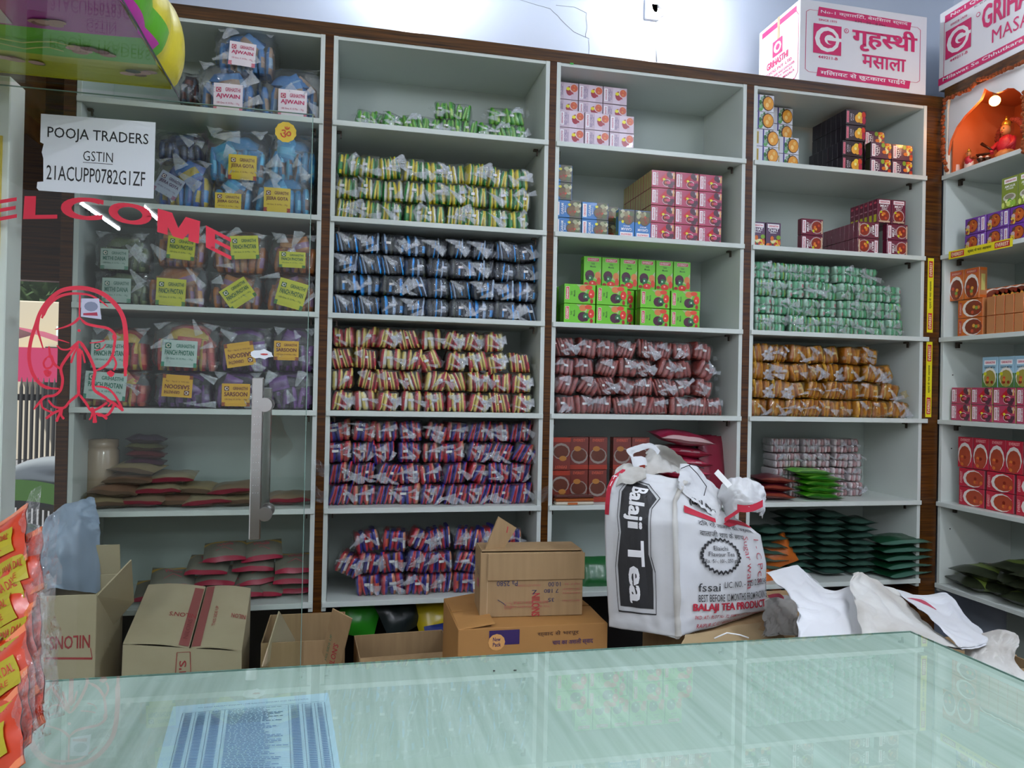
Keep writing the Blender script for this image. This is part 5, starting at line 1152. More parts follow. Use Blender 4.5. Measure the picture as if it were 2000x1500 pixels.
csack('empty_sack', [[(1668,1122,1.72),(1688,1120,1.74),(1720,1140,1.75),(1760,1160,1.75)], [(1664,1150,1.64),(1700,1160,1.66),(1745,1180,1.66),(1800,1205,1.66)], [(1680,1190,1.56),(1720,1195,1.56),(1780,1215,1.55),(1835,1238,1.55)], [(1688,1262,1.46),(1740,1260,1.44),(1800,1258,1.42),(1890,1272,1.40)]], WOVB, 'white empty sack with grey stains, tented in the middle of the heap', sd=9, amp=.012, sc=4)
csack('empty_sack', [[(1745,1150,1.78),(1800,1165,1.80),(1850,1160,1.85),(1870,1180,1.85)], [(1790,1185,1.66),(1840,1200,1.70),(1870,1195,1.76),(1900,1215,1.78)], [(1840,1225,1.52),(1870,1235,1.56),(1900,1230,1.62),(1930,1245,1.66)], [(1880,1268,1.40),(1910,1265,1.44),(1935,1258,1.50),(1952,1258,1.55)]], WOV, 'white empty sack with a red stripe, draped at the right of the heap', sd=15, amp=.010, sc=4, red=[[(1768,1168,1.74),(1800,1172,1.76),(1830,1190,1.74)], [(1775,1178,1.73),(1805,1188,1.73),(1835,1212,1.72)]])
csack('empty_sack', [[(1890,1245,1.60),(1930,1238,1.62),(1965,1232,1.60),(1985,1240,1.58)], [(1890,1268,1.50),(1930,1258,1.50),(1960,1262,1.48),(1990,1262,1.48)], [(1890,1290,1.42),(1930,1285,1.42),(1965,1295,1.38),(1985,1290,1.38)], [(1890,1320,1.30),(1940,1325,1.28),(1990,1335,1.26),(2040,1340,1.26)]], WOVB, 'rolled end of a greyish sack at the right frame edge', sd=21, amp=.010)
csack('empty_sack', [[(1500,1170,1.9),(1530,1165,1.95),(1560,1175,1.95)], [(1495,1200,1.85),(1530,1195,1.86),(1560,1200,1.85)], [(1490,1245,1.75),(1530,1240,1.74),(1562,1245,1.74)]], mat('grey_translucent_sack', '8f8c86', .5, bump=.4, bscale=20), 'greyish thin bag between the tea sack and the white sacks', sd=27, amp=.014, nu=20, nv=16, red=[[(1500,1163,1.92),(1520,1160,1.92),(1532,1166,1.92)], [(1502,1168,1.92),(1520,1166,1.92),(1530,1170,1.92)]])
# carton carrying the heap
open_box('cardboard_box', 1.86-.06, 1.93, .003, .60, .50, .60, 0, CARD, 'brown carton hidden under the heap of empty sacks', [('f', 179, .2), ('b', 179, .2)])
# bluish white sacks behind the door at left
m = MB(); sheet(m, [[atY(*p) for p in r] for r in ([(95,1010,2.62),(125,985,2.66),(182,972,2.7)], [(75,1050,2.55),(130,1020,2.6),(190,1010,2.68)], [(60,1120,2.55),(120,1060,2.55),(195,1050,2.66)], [(55,1165,2.6),(120,1150,2.58),(195,1160,2.66)])], mat('bluish_plastic_sack', '9aa9bd', .4, coat=.4, bump=.5, bscale=14), 24, 24, .020, 5, 31, .006); tag(m.build('plastic_sack'), 'bluish grey crumpled plastic sack behind the glass at far left', 'sack')
m = MB(); q = atY(130, 1250, 2.62); m.box(q.x-.10, q.x+.12, 2.69, 2.78, .003, atY(130, 1185, 2.7).z, CARDL, bev=.002); tag(m.build('cardboard_box'), 'pale box standing under the bluish plastic sack', 'box')

# ================================================================ WHITE CARTONS ON TOP
TZ = TOPU+.047
def big_carton(name, o, ux, uy, W_, D_, H_, front, side, label):
    o = Vector(o); ux = Vector(ux); uy = Vector(uy); root = empty(name, o); tag(root, label, 'carton', 'large white cartons above the shelves')
    m = MB(); T = Matrix.Identity(4)
    for i in range(3): T[i][0] = ux[i]; T[i][1] = uy[i]
    m.box(0, W_, 0, D_, 0, H_, WHITECARD, T, bev=.002); m.build('carton_body', root)
    m = MB(); art(m, front, lambda u, v, h: ux*(W_*u)-uy*(h+.0006)+Vector((0, 0, H_*v)), .0004)
    if side: art(m, side, lambda u, v, h: -ux*(h+.0006)+uy*(D_*(1-u))+Vector((0, 0, H_*v)), .0004)
    m.build('printed_panel', root)
    m = MB(); w2 = .03
    m.grid(lambda a, b: ux*(-.0012)+uy*(D_*(.5-w2+2*w2*a))+Vector((0, 0, H_*(1-.28*b))), 2, 2, mat('brown_tape', 'b09878', .3)); m.build('tape', root)
    return root
def frame_items(asp=1):
    pk = PINK
    return [('l', [(.045,.85),(.045,.15)], .004, pk), ('l', [(.945,.82),(.945,.18)], .004, pk), ('l', [(.045,.85),(.07,.88),(.14,.88)], .004, pk), ('l', [(.045,.15),(.07,.12),(.14,.12)], .004, pk), ('l', [(.86,.85),(.92,.85),(.945,.82)], .004, pk), ('l', [(.86,.15),(.92,.15),(.945,.18)], .004, pk)]
bx0 = atY(1560, 155, YR+.01).x; bx1 = 2.445; Hc = .345
lg = [('r', .10, .36, .315, .72, PINK), ('e', .207, .54, .095, .155, WHITE), ('e', .212, .54, .065, .108, PINK), ('e', .225, .54, .04, .06, WHITE), ('e', .235, .525, .028, .04, PINK), ('r', .21, .53, .315, .57, WHITE)]
fr = frame_items()+[('p', [(.13,.82),(.86,.80),(.87,.90),(.14,.93)], PINK), ('p', [(.13,.08),(.86,.06),(.87,.16),(.14,.19)], PINK), ('t', 'No-1 क्वालिटी, बेमिसाल स्वाद', .155, .845, .84, .905, WHITE, 0, .01), ('t', 'मिलावट से छुटकारा पाईये', .16, .09, .83, .165, WHITE, 0, .02), ('t', 'SINCE 1975', .14, .76, .28, .785, PINK), ('t', '449211-B', .14, .30, .29, .335, PINK), ('t', 'DEVA', .40, .46, .92, .78, PINK, 0, .035), ('t', 'मसाला', .48, .26, .83, .42, PINK, 0, .02), ('e', .355, .68, .018, .03, PINK), ('e', .355, .68, .013, .022, WHITECARD), ('t', 'R', .349, .668, .361, .692, PINK), ('t', 'KM - 50 - 8 Pkt', .42, .80, .66, .83, BLACK, 0, -.01)]+lg
sd_ = [('l', [(.9,.9),(.97,.82),(.97,.12),(.9,.06)], .008, PINK), ('p', [(.08,.88),(.92,.88),(.92,.95),(.08,.95)], PINK), ('p', [(.08,.02),(.9,.02),(.9,.07),(.08,.07)], PINK), ('r', .36, .52, .60, .72, PINK), ('e', .48, .62, .09, .07, WHITE), ('e', .49, .62, .05, .04, PINK), ('t', 'GRIHASTHI', .22, .40, .74, .49, PINK, 0, .04), ('t', 'UDYOG PVT. LTD.', .15, .32, .85, .36, PINK), ('t', 'MANUFACTURER AND EXPORTER', .1, .26, .9, .29, PINK), ('t', 'OF QUALITY SPICES', .15, .21, .85, .24, PINK), ('t', 'AND BLENDED MASALA', .1, .16, .9, .19, PINK)]
big_carton('white_carton', (bx0, YR+.008, TZ), (1,0,0), (0,1,0), bx1-bx0, .32, Hc, fr, sd_, 'large white carton with pink Hindi lettering above the fourth bay')
fr2 = frame_items()+[('p', [(.05,.84),(.86,.84),(.86,.93),(.05,.93)], PINK), ('p', [(.0,.07),(.86,.07),(.86,.16),(.0,.16)], PINK), ('t', 'No-1 Quality, Bemisal Swad', .10, .86, .84, .915, WHITE, 0, .02), ('t', 'Milawat Se Chhutkara Paiye', .04, .09, .83, .145, WHITE, 0, .02), ('t', 'GRIHASTHI', .36, .48, .94, .76, PINK, 0, .04), ('t', 'MASALA', .44, .26, .84, .42, PINK, 0, .0), ('t', 'SINCE 1975', .10, .76, .24, .785, PINK), ('t', '449211-B', .10, .30, .25, .335, PINK), ('t', 'K.King - 15', .30, .80, .52, .83, BLACK, 0, -.01), ('e', .33, .70, .016, .028, PINK), ('e', .33, .70, .012, .02, WHITECARD)]+[(a[0],)+((a[1]-.04,)+a[2:3]+((a[3]-.04,)+a[4:]) if a[0] == 'r' else (a[1]-.04,)+a[2:]) for a in lg]
big_carton('white_carton', (XF+.003, 2.835, EZ+1.354), (0,-1,0), (1,0,0), .64, .30, .345, fr2, None, 'large white carton with pink English lettering above the right shelves')

# ================================================================ SHRINE
XS = XF+.004
shr = empty('shrine', (XS, 2.5, RZ[0])); tag(shr, 'small white arched shrine alcove in the top of the right shelves', 'shrine')
SH = Vector(shr.location)
def sx_(px, py, X=XS): return atX(px, py, X)-SH
WS = mat('shrine_white', 'e6e4e2', .4); OB = mat('shrine_inside_orange', 'b4623a', .45, var=.3, vscale=5, col2='a04c2c')
inner = [(1849,338),(1850,305),(1856,275),(1868,248),(1884,226),(1902,208),(1915,194),(1920,182),(1923,172),(1932,178),(1945,182),(1958,178),(1968,172),(1980,172),(1992,180),(2004,196),(2012,216),(2016,250),(2018,290)]
m = MB(); zb = 0.0; zt_ = EZ+1.303-RZ[0]
ip = [sx_(*p) for p in inner]
ip[0].z = 0.001; yn = min(p.y for p in ip)-.05; yf = 2.775-SH.y
ip.append(Vector((0, ip[-1].y, .001)))
pr_ = []
for p in ip:
    pr_.append(p)
L_ = len(ip)
def outer(i):
    p = ip[i]
    if i == 0: return Vector((0, yf, .001))
    if i == L_-1: return Vector((0, yn, .001))
    t = i/(L_-1)
    if t < .25: return Vector((0, yf, zt_*(t/.25)))
    if t > .80: return Vector((0, yn, zt_*(1-(t-.8)/.2)))
    return Vector((0, yf+(yn-yf)*(t-.25)/.55, zt_))
for i in range(L_-1):
    a, b, c_, d_ = outer(i), outer(i+1), ip[i+1], ip[i]
    m.poly([a, b, c_, d_], WS)
    m.poly([d_, c_, c_+Vector((.012, 0, 0)), d_+Vector((.012, 0, 0))], OB)
m.build('arch_panel', shr)
m = MB(); m.box(.33, .34, yn, yf, .0015, zt_-.001, OB); m.box(.014, .33, yf-.012, yf-.004, .0015, zt_-.001, OB); m.box(.014, .33, yn, yf, zt_-.008, zt_-.002, OB); m.build('alcove_lining', shr)
bq = atX(1943, 197, XS+.05)-SH
m = MB(); m.ball(bq, .021, mat('warm_bulb', 'ffb060', .4, emit='ffae50', es=9), 14, 10); m.build('bulb', shr, label='glowing orange bulb')
m = MB(); m.tube([bq+Vector((0, 0, .018)), bq+Vector((0, 0, .05))], .009, mat('bulb_holder', '3c2018', .4), 10); m.build('bulb_holder', shr)
pl_ = bpy.data.lights.new('shrine_bulb_light', 'POINT'); pl_.energy = .55; pl_.color = (1, .45, .15); pl_.shadow_soft_size = .02
plo = bpy.data.objects.new('shrine_bulb_light', pl_); C.objects.link(plo); plo.location = bq+SH+Vector((-.035, 0, -.03))
# idols
def V3(px, py, X): return atX(px, py, X)
MARI = mat('marigold', '94440f', .7, bump=.8, bscale=300); MARR = mat('dark_rust_flower', '7c2818', .7, bump=.8, bscale=300)
SKN = mat('idol_ochre', 'b07848', .45); CLR = mat('idol_red_cloth', 'a81c30', .5, bump=.4, bscale=60); GOLD = mat('idol_gold', 'b8862c', .3, .5, .7); IW = mat('idol_white', 'd8c8c0', .4); DK = mat('idol_dark_metal', '3c2418', .35, .5, .5)
bz = RZ[0]+.001
base = V3(1965, 290, XS+.16); by = base.y
big = empty('deity_idol', (XS+.16, by, bz)); tag(big, 'seated deity figurine in red cloth with a flower halo inside the shrine', 'figurine')
m = MB(); m.ball((0, 0, .022), (.055, .06, .022), GOLD, 18, 6); m.ball((-.004, 0, .055), (.035, .042, .030), SKN, 18, 10, .1); m.build('seat_and_legs', big)
m = MB(); m.ball((0, 0, .10), (.028, .038, .045), CLR, 18, 12, .15); m.tube([(0, .035, .12), (-.02, .055, .095), (-.035, .035, .075)], [.012, .010, .007], CLR, 10); m.tube([(0, -.035, .12), (-.02, -.055, .095), (-.035, -.035, .075)], [.012, .010, .007], CLR, 10); m.build('robed_body', big)
m = MB(); m.ball((-.004, 0, .165), (.020, .019, .024), SKN, 16, 12); m.ball((-.026, 0, .163), (.004, .003, .005), SKN, 8, 6); m.ball((-.022, .008, .169), .003, DARK, 8, 5); m.ball((-.022, -.008, .169), .003, DARK, 8, 5); m.ball((-.0225, 0, .154), (.003, .006, .002), CLR, 8, 5); m.ball((0, 0, .19), (.018, .018, .018), GOLD, 12, 8); m.tube([(0, 0, .2), (0, 0, .225)], [.010, .002], GOLD, 10); m.build('head_and_crown', big)
m = MB()
for i in range(16):
    t = math.pi*(i/15); m.ball((.02, .062*math.cos(t), .145+.062*math.sin(t)), .012, MARR, 8, 6, .3)
m.build('flower_halo', big)
m = MB(); m.tube([(-.03, .04, .09), (-.04, .085, .13)], [.004, .007], DK, 8); m.tube([(-.03, .045, .08), (-.04, .11, .085)], [.004, .008], DK, 8); m.build('held_lamps', big)
s_ = V3(1892, 320, XS+.06)
sm = empty('small_idol', (XS+.06, s_.y, bz)); tag(sm, 'small red and white figurine wreathed in marigolds at the left of the shrine', 'figurine')
m = MB(); m.ball((0, 0, .035), (.016, .020, .036), IW, 14, 10, .1); m.ball((-.004, -.004, .05), (.015, .017, .022), CLR, 14, 8, .2); m.build('robed_body', sm)
m = MB(); m.ball((0, 0, .082), (.010, .010, .013), SKN, 12, 8); m.ball((-.011, .004, .084), .0016, DARK, 6, 4); m.ball((-.011, -.004, .084), .0016, DARK, 6, 4); m.ball((-.0125, 0, .080), .002, SKN, 6, 4); m.tube([(0, 0, .09), (0, 0, .108)], [.009, .002], GOLD, 10); m.build('head_and_crown', sm)
def garland(pts, label, r=.0095, name='marigold_garland', step=.0165):
    pts = [Vector(p) for p in pts]; tot = 0; root = empty(name, pts[0]); tag(root, label, 'garland', 'marigold garlands of the shrine'); O = pts[0].copy()
    mm = MB(); mm.tube([p-O for p in pts], .0015, mat('thread_green', '4c5c30', .8), 5); mm.build('thread', root)
    R = random.Random(int(tot)+len(pts)); proto = None; carry = 0
    for a, b in zip(pts[:-1], pts[1:]):
        L = (b-a).length; s = carry
        while s < L:
            p = a.lerp(b, s/L)-O+Vector((R.uniform(-.002, .002), R.uniform(-.003, .003), R.uniform(-.003, .003)))
            if proto is None:
                q = MB()
                def fl(u, v):
                    t = 2*math.pi*u; ph = math.pi*(v-.5); rr = r*(1+.18*math.sin(u*44)*math.cos(ph)+.1*math.sin(v*20))
                    return Vector((math.cos(t)*math.cos(ph), math.sin(t)*math.cos(ph), math.sin(ph)*.8))*rr
                q.grid(fl, 14, 6, MARI, False, True); proto = q.build('flower', root); f = proto
            else: f = proto.copy(); C.objects.link(f); f.parent = root
            f.location = p; f.rotation_euler = (R.uniform(0, 3), R.uniform(0, 3), 0); k = R.uniform(.8, 1.15); f.scale = (k, k, k); s += step
        carry = s-L
GXp = XF-.020
garland([atX(1846,196,GXp), atX(1841,230,GXp), atX(1842,270,GXp), atX(1842,305,GXp), atX(1850,334,GXp)], 'orange marigold garland hanging down the left side of the shrine')
garland([atX(1850,192,GXp), atX(1876,182,GXp), atX(1896,172,GXp), atX(1910,156,GXp), atX(1935,150,GXp), atX(1962,138,GXp), atX(2010,115,GXp)], 'orange marigold garland running along the top of the shrine arch')
garland([atX(2000,180,GXp), atX(2000,240,GXp), atX(1998,300,GXp)], 'orange marigold garland hanging at the right side of the shrine')
m = MB(); R = random.Random(8)
for i in range(12): m.ball((R.uniform(-.01, .01), .022*math.cos(i*.52), .012+.05*abs(math.sin(i*.26))), .0075, MARI, 8, 5, .3)
m.build('flower_wreath', sm)
q = V3(1868, 330, XS+.04); m = MB(); m.tube([(q.x, q.y, bz), (q.x, q.y, bz+.045)], [.014, .012], mat('pale_cup', 'b4a8a8', .3), 14); tag(m.build('cup'), 'small pale cup at the left foot of the shrine', 'cup')
for i, (px, X_) in enumerate(((1915, .05), (1928, .07))):
    q = V3(px, 318, XS+X_); m = MB(); m.tube([(q.x, q.y, bz), (q.x, q.y, bz+.006), (q.x, q.y, bz+.02), (q.x, q.y, bz+.032), (q.x, q.y, bz+.04)], [.014, .010, .005, .012, .016], DK, 12); m.ball((q.x, q.y, bz+.043), .008, IW, 8, 5); tag(m.build('brass_lamp'), ['dark metal lamp right of the small figurine', 'dark metal lamp before the seated deity'][i], 'lamp')

# ================================================================ WALL LAMPS, SWITCH, TUBES
TUBEM = mat('tube_light_glow', 'ffffff', .4, emit='eef4ff', es=TUBE_E)
FIT = mat('lamp_white_plastic', 'e8e8e8', .4)
def bulb_lamp(px, lab, e=60, z=EZ+1.80, off=.14):
    x = atY(px, 0, 3.1).x; root = empty('wall_lamp', (x, 3.19, z)); tag(root, lab, 'lamp')
    m = MB(); m.tube([(0, 0, 0), (0, -.03, 0)], .04, FIT, 16); m.tube([(0, -.03, 0), (0, -off+.03, -.01)], .014, FIT, 10); m.build('holder', root)
    m = MB(); m.ball((0, -off-.01, -.015), .045, mat('led_bulb_glow', 'ffffff', .4, emit='f2f7ff', es=e), 16, 12); m.build('bulb', root)
bulb_lamp(812, 'bright white bulb on the wall just above the frame, left one', 100, EZ+1.80, .12)
bulb_lamp(1300, 'bright white bulb on the wall just above the frame, right one', 55, EZ+1.74, .12)
q = atY(1272, 26, 3.19); m = MB(); m.box(q.x-.034, q.x+.034, 3.165, 3.1895, q.z-.036, q.z+.06, FIT, bev=.004); m.box(q.x-.02, q.x+.02, 3.160, 3.166, q.z-.01, q.z+.03, FIT, bev=.002); tag(m.build('junction_box'), 'white junction box on the wall above the third bay', 'box')
m = MB(); w0 = atY(1283, 40, 3.185); m.tube([w0, atY(1282, 80, 3.185), atY(1283, 135, 3.185)], .0032, mat('wire_grey', 'b0b4b8', .5), 6); tag(m.build('wire'), 'thin grey wire running down the wall from the junction box', 'wire')
def tube(x, y0, y1, lab, z=EZ+1.60):
    root = empty('tube_light', (x, (y0+y1)/2, z)); tag(root, lab, 'lamp', 'ceiling tube lights'); h = (y1-y0)/2
    m = MB(); m.tube([(0, -h, 0), (0, h, 0)], .016, TUBEM, 10); m.build('tube', root)
    m = MB(); m.box(-.03, .03, -h-.03, h+.03, .03, .395, FIT, bev=.002) if False else m.box(-.025, .025, -h-.03, h+.03, .022, .05, FIT, bev=.002); m.box(-.012, .012, -h-.025, -h+.0, -.02, .03, FIT); m.box(-.012, .012, h, h+.025, -.02, .03, FIT)
    m.tube([(0, -h*.6, .05), (0, -h*.6, .399)], .006, FIT, 8); m.tube([(0, h*.6, .05), (0, h*.6, .399)], .006, FIT, 8); m.build('batten', root)
tube(-1.55, -1.5, -.3, 'tube light hung over the left of the counter')
tube(-2.38, -3.9, -2.7, 'tube light hung near the far left front')
tube(-1.17, -.1, .12, 'short end of a tube light near the glass door')
tube(-1.85, -3.6, -2.7, 'tube light hung near the shop front')
tube(.9, -1.6, -.4, 'tube light hung over the middle of the shop')
tube(.9, -3.6, -2.4, 'tube light hung over the front of the shop')
tube(1.9, .1, 1.3, 'tube light hung over the right end of the counter')

# ================================================================ PACKS ON THE OVERHEAD GLASS SHELF
zg = EZ+.826; xg1 = -.495
m = MB(); m.box(-1.25, xg1, 1.20, 2.34, zg, zg+.006, GSH); gs = m.build('glass_shelf'); tag(gs, 'glass shelf overhead at the upper left', 'shelf')
m = MB(); m.box(xg1, xg1+.002, 1.20, 2.34, zg, zg+.006, mat('dark_glass_edge', '25322e', .2)); m.build('shelf_edge', gs)
pk = empty('soft_pack', (-.87, 1.75, zg+.008)); tag(pk, 'large soft pack printed magenta, green and yellow on the overhead glass shelf', 'packet')
x0_, x1_ = -1.20, xg1-.012; PO = Vector(pk.location)
def under(u, v, h=0): return Vector((x0_+(x1_-x0_)*u, 1.25+(2.30-1.25)*v, zg+.008-h+.004*(abs(2*u-1)**4+abs(2*v-1)**6)+.001*math.sin(u*17)*math.sin(v*23)))-PO
cm, cg, cy_ = F('cc3cac'), F('7ccc2c'), F('dcd030')
m = MB(); m.grid(lambda u, v: under(1-u, v), 30, 40, lambda u, v: cm if v < .70 else (cg if v < .845 else cy_))
def sidef(u, v):
    b = .035*math.sin(math.pi*v)**.6; return Vector((x1_+b+.012*abs(math.sin(u*math.pi*6)), 1.25+1.05*u, zg+.008+.20*v))-PO
m.grid(sidef, 48, 12, lambda u, v: F('dccc28') if v > .35 or u > .8 else (F('5cb020') if v > .12 or u > .74 else cm))
m.grid(lambda u, v: Vector((x0_+(x1_-x0_)*u, 2.30+.02*math.sin(math.pi*v), zg+.008+.20*v))-PO, 20, 8, cy_)
m.grid(lambda u, v: Vector((x0_+(x1_-x0_)*u, 1.25+1.05*v, zg+.208))-PO, 6, 8, cy_); m.build('pack_body', pk)
m = MB(); um = lambda u, v, h: under(u, v, h+.0012)
R = random.Random(4); it = [('p', [(.30,.42),(.62,.40),(.60,.69),(.40,.69),(.33,.6)], P('e8c8dc')), ('p', [(.2,.48),(.45,.46),(.5,.6),(.26,.62)], P('dca8cc'))]
for cx_, cy2 in ((.55,.47),(.78,.50),(.74,.66),(.80,.79),(.5,.9),(.9,.9)):
    for i in range(7): it.append(('e', cx_+R.uniform(-.06, .06), cy2+R.uniform(-.015, .015), .028, .012, P(R.choice(['8c4c4c', 'd8a8a0', 'c09080', '5c6050']))))
for s_ in ((.05,.35,.62),(.35,.7,.8),(.3,.75,.765)):
    it.append(('l', [(s_[0]+(s_[1]-s_[0])*t/8, s_[2]+.012*math.sin(t*1.6)) for t in range(9)], .006, P('d8d070')))
art(m, it, um, .0004); m.build('pack_print', pk)
for j, (y0_, y1_) in enumerate(((1.3, 1.72), (1.74, 2.16))):
    m = MB(); R = random.Random(j)
    def f3(u, v):
        t = 2*math.pi*u; p_ = math.pi*(v-.5); e = .5; g_ = lambda a: math.copysign(abs(a)**e, a)
        return ((x0_+x1_)/2+.04+(x1_-x0_)*.52*g_(math.cos(t))*g_(math.cos(p_)), (y0_+y1_)/2+(y1_-y0_)/2*g_(math.sin(t))*g_(math.cos(p_)), zg+.275+.062*g_(math.sin(p_))*(1+.1*math.sin(u*30)))
    m.grid(f3, 40, 14, F('dccc28'), True, True); tag(m.build('soft_pack'), ['nearer', 'farther'][j]+' yellow soft pack lying on the large magenta pack', 'packet')

# ================================================================ ORANGE SNACK PACKETS, LOWER LEFT FOREGROUND
FR = F('b8340f'); 
SNK = [(-12,1050,0,.90,36),(8,1095,0,.88,30),(-2,1140,0,.87,36),(-10,1185,0,.86,40),(6,1225,0,.84,34),(-4,1270,0,.82,38),(-14,1312,0,.80,40),(10,1355,0,.79,36),(-10,1400,0,.77,40),(-30,1445,0,.75,42)]
hb_ = empty('snack_packet_strip', atY(-30, 1250, .86)); tag(hb_, 'hanging bunch of orange and yellow snack packets in the lower left foreground', 'packets') if False else C.objects.unlink(hb_)
for i, (px, py, wpx, Y_, ang) in enumerate(SNK):
    q = atY(px-8, py+38, Y_); R = random.Random(i+70); w_, h_ = .105, .075
    m = MB(); pillow(m, w_, h_, .020, FR, R, seal=.10, nx=12, ny=10, bands=[(0, .10, F('e07848')), (.90, 1, F('e07848'))]); o = m.build('snack_packet')
    m = MB(); sx = random.Random(i+70).uniform(0, 50)
    def pt(u, v, hh, sx=sx, w_=w_, h_=h_):
        seal = .10; a = min(1, max(0, (u-seal*.25)/(1-seal*.5))); b = min(1, max(0, (v-seal)/(1-2*seal)))
        k = (1-abs(2*a-1)**4.0)*(1-abs(2*b-1)**4.2); k *= 1+.25*noise.noise(Vector((u*4+sx, v*4, 1))); wob = .006*noise.noise(Vector((u*3, v*3+sx, 2)))
        return ((u-.5)*w_, (v-.5)*h_, .010*k+.0006+wob+hh+.0018)
    art(m, [('r', .38, .22, .90, .62, P('9c8e12'), 4), ('t', 'DRIED CHANA DAL', .41, .42, .87, .54, P('a83018'), 0, .02), ('t', 'MIXTURE', .48, .28, .80, .36, P('a83018'), 0, .0), ('e', .52, .76, .2, .08, P('7c7c30')), ('e', .45, .76, .08, .05, P('4c5c28'))], pt, .0005); m.build('printed_panel', o)
    m = MB(); tt = .026
    m.grid(lambda a, b: ((.5*w_-.004)+tt*a+.006*math.sin(b*9), (b-.5)*h_*(1.02+.12*a), .003*math.sin(a*5+b*11)+.002), 5, 6, FILM); m.build('clear_end', o)
    o.matrix_world = Matrix.Translation(q) @ Matrix.Rotation(math.radians(-18+R.uniform(-5, 5)), 4, 'Z') @ Matrix.Rotation(math.radians(-ang), 4, 'Y') @ Matrix.Rotation(math.radians(58), 4, 'X')
    tag(o, 'orange and yellow snack packet, %s from the top of the bunch at lower left' % ordn(i), 'packet', 'orange snack packets at lower left')
m = MB(); q = atY(-60, 1250, .90); m.tube([(q.x, q.y, CZ+.0005), (q.x, q.y, CZ+.008)], .05, CHROME, 16); m.tube([(q.x, q.y, CZ+.008), (q.x, q.y, CZ+.34)], .005, CHROME, 8); tag(m.build('display_stand'), 'thin steel display stand holding the orange snack packets', 'stand')

# ================================================================ STREET REFLECTED IN THE DOOR GLASS, BUILT AS SOLID OBJECTS BEHIND IT
m = MB(); m.box(-30, 1.0, 3.42, 60, -.16, -.04, mat('road_asphalt', '8a8a90', .8, var=.3, vscale=3, col2='74747a')); struct(m, 'street_ground')
def at2(px, py, Y): return atY(px, py, Y)
# far building, awnings, banner
m = MB(); a = at2(20, 640, 15); b = at2(230, 820, 15); m.box(a.x, b.x, 15, 18, -.04, at2(120, 590, 15).z, mat('far_house_wall', 'b8aea0', .8), bev=.02); hs = m.build('far_house'); tag(hs, 'pale house of the reflected street, built solid behind the glass', 'building')
m = MB(); a = at2(60, 660, 14.9); b = at2(230, 690, 14.9); m.box(a.x-.3, b.x, 14.0, 15.0, at2(120, 712, 14.9).z, at2(120, 690, 14.9).z, P('c8a830')); m.build('yellow_awning', hs)
m = MB()
for px in (88, 112, 134): p_ = at2(px, 760, 14.97); m.box(p_.x, p_.x+.35, 14.93, 14.98, .9, 2.0, DARK)
m.build('window_opening', hs)
a, b = at2(110, 637, 11), at2(208, 668, 11); m = MB(); m.box(a.x, b.x, 11, 11.04, b.z, a.z, P('dce8e8')); art(m, [('t', 'SHOP', .2, .3, .5, .7, P('3c5c7c'), 0, .02)], lambda u, v, h: (a.x+(b.x-a.x)*u, 10.995-h, b.z+(a.z-b.z)*v), .002) if False else None
m.tube([(a.x+.1, 11.02, 0), (a.x+.1, 11.02, a.z)], .03, DARK, 6); m.tube([(b.x-.1, 11.02, 0), (b.x-.1, 11.02, a.z)], .03, DARK, 6); tag(m.build('banner_board'), 'white banner board on posts across the street', 'sign')
m = MB(); q = at2(45, 700, 9); m.grid(lambda u, v: (q.x-.9+1.5*u, 9+1.0*v, q.z+.35-.3*v*0-.25*abs(2*u-1)), 6, 3, P('b0305c')); m.box(q.x-.9, q.x+.6, 8.98, 9.0, q.z-.25, q.z+.12, P('b0305c')); m.tube([(q.x-.8, 9.2, -.04), (q.x-.8, 9.2, q.z+.1)], .03, DARK, 6); m.tube([(q.x+.5, 9.2, -.04), (q.x+.5, 9.2, q.z+.1)], .03, DARK, 6); tag(m.build('market_awning'), 'magenta awning of a stall across the street', 'awning')
# fence
fy = 8.0; fa, fb = at2(30, 760, fy), at2(240, 760, fy); fz0, fz1 = at2(90, 800, fy).z, at2(90, 750, fy).z
fe = empty('street_fence', (fa.x, fy, -.04)); tag(fe, 'row of pointed dark railing bars beside the road', 'fence')
m = MB(); m.box(0, fb.x-fa.x, -.02, .02, .25, .31, DARK); m.box(0, fb.x-fa.x, -.02, .02, fz1-.12, fz1-.06, DARK); m.build('rail', fe)
m0 = MB(); m0.tube([(0, 0, 0), (0, 0, fz1), (0, 0, fz1+.1)], [.016, .016, .002], DARK, 5); p0_ = m0.build('picket', fe)
n_ = 20
for i in range(n_):
    o = p0_ if i == 0 else p0_.copy()
    if i: C.objects.link(o); o.parent = fe
    o.location = ((fb.x-fa.x)*(i+.5)/n_, -.05, 0)
# trees
LEAF = mat('street_leaves', '3f5a2c', .7, var=.25, vscale=3, col2='24381c')
def tree(px, py, Y_, rad, lab, seed):
    q = at2(px, py, Y_); root = empty('street_tree', (q.x, Y_, -.04)); tag(root, lab, 'tree', 'trees across the street')
    m = MB(); m.tube([(0, 0, 0), (.1, 0, q.z*.5), (0, 0, q.z)], [.22, .16, .08], mat('bark', '4c3c2c', .9), 8); m.build('trunk', root)
    R = random.Random(seed); m = MB()
    for i in range(1500):
        d = Vector((R.gauss(0, 1), R.gauss(0, 1), R.gauss(0, 1))).normalized()*rad*R.uniform(.55, 1.05); d.z *= .8
        c = d+Vector((0, 0, q.z)); s = R.uniform(.10, .2); a_ = Vector((R.gauss(0, 1), R.gauss(0, 1), R.gauss(0, 1))).normalized(); b_ = a_.orthogonal()
        m.poly([c+a_*s, c+b_*s*.5, c-a_*s, c-b_*s*.5], LEAF)
    m.ball((0, 0, q.z), rad*.75, LEAF, 14, 10, .4)
    o = m.build('foliage', root); o['kind'] = 'stuff'
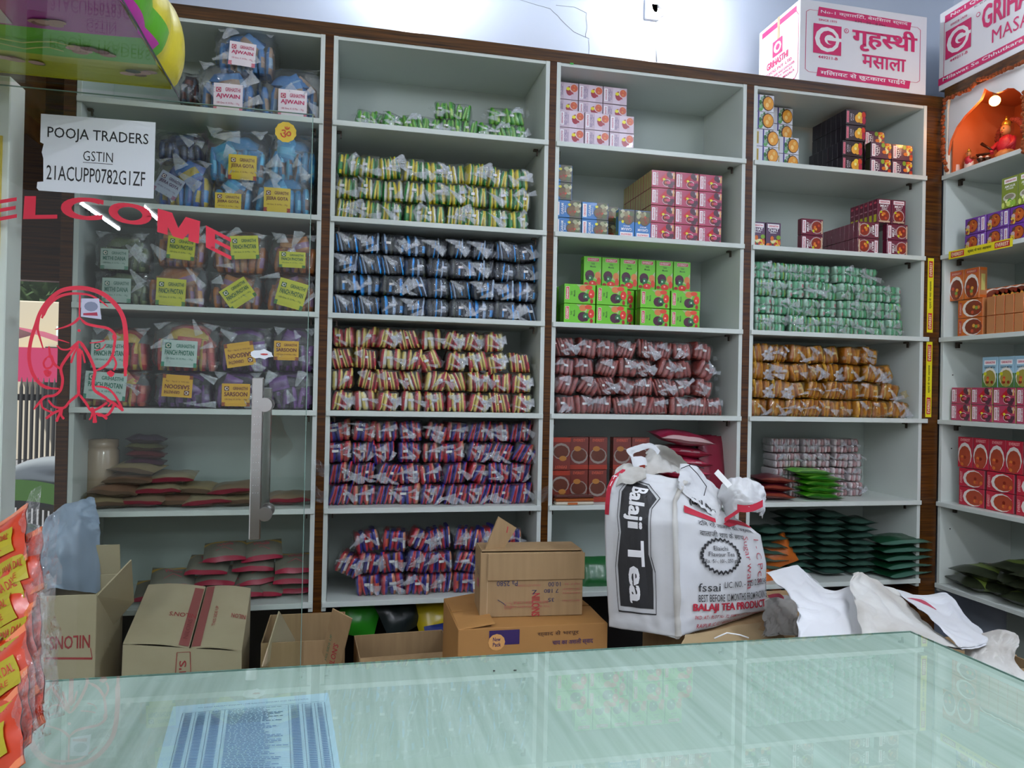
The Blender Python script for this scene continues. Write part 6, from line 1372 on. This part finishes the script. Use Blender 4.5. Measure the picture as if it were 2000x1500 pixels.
tree(60, 565, 21, 2.0, 'dense dark tree left of the far house', 1); tree(150, 560, 27, 2.2, 'dense dark tree above the far house', 2); tree(-90, 600, 24.5, 2.2, 'dark tree at the far left edge', 3)
# motorbike
mx = at2(75, 900, 5.0); mb = empty('motorbike', (mx.x, 5.0, -.04)); tag(mb, 'parked black, silver and green motorbike on the road outside', 'motorbike')
SIL = mat('bike_silver', '9aa0a8', .25, .5, .5); BLKP = mat('bike_black', '1c1e20', .3); GRN = mat('bike_green', '5c9c2c', .3, coat=.5)
for xo in (-.62, .62):
    m = MB(); m.tube([(xo+.29*math.cos(6.2832*i/20), 0, .30+.29*math.sin(6.2832*i/20)) for i in range(21)], .045, BLKP, 8, False); m.build('wheel', mb)
m = MB(); m.ball((-.1, 0, .42), (.26, .13, .18), SIL, 14, 10, .15); m.build('engine', mb)
m = MB(); m.ball((.12, 0, .86), (.30, .15, .14), SIL, 18, 10); m.build('fuel_tank', mb)
m = MB(); m.ball((-.38, 0, .84), (.36, .14, .07), BLKP, 18, 8); m.build('seat', mb)
m = MB(); m.tube([(.62, .07, .3), (.42, .07, .95)], .025, SIL, 8); m.tube([(.62, -.07, .3), (.42, -.07, .95)], .025, SIL, 8); m.tube([(.35, -.32, 1.02), (.42, 0, 1.0), (.35, .32, 1.02)], .014, BLKP, 8); m.build('fork_and_handlebar', mb)
m = MB()
for sg in (-1, 1): m.grid(lambda u, v: (-.5+1.1*u, sg*(.15+.03*math.sin(u*3)), .62+.16*v+.10*math.sin(u*4)), 14, 4, lambda u, v: GRN if v > .3 else BLKP)
m.build('side_cowl', mb)
m = MB(); m.ball((.30, .36, 1.17), (.02, .06, .04), BLKP, 10, 6); m.ball((.30, -.36, 1.17), (.02, .06, .04), BLKP, 10, 6); m.tube([(.35, .32, 1.02), (.30, .36, 1.15)], .006, BLKP, 6); m.tube([(.35, -.32, 1.02), (.30, -.36, 1.15)], .006, BLKP, 6); m.build('mirror', mb)

for o in list(bpy.data.objects):
    if not o.users_collection: bpy.data.objects.remove(o)
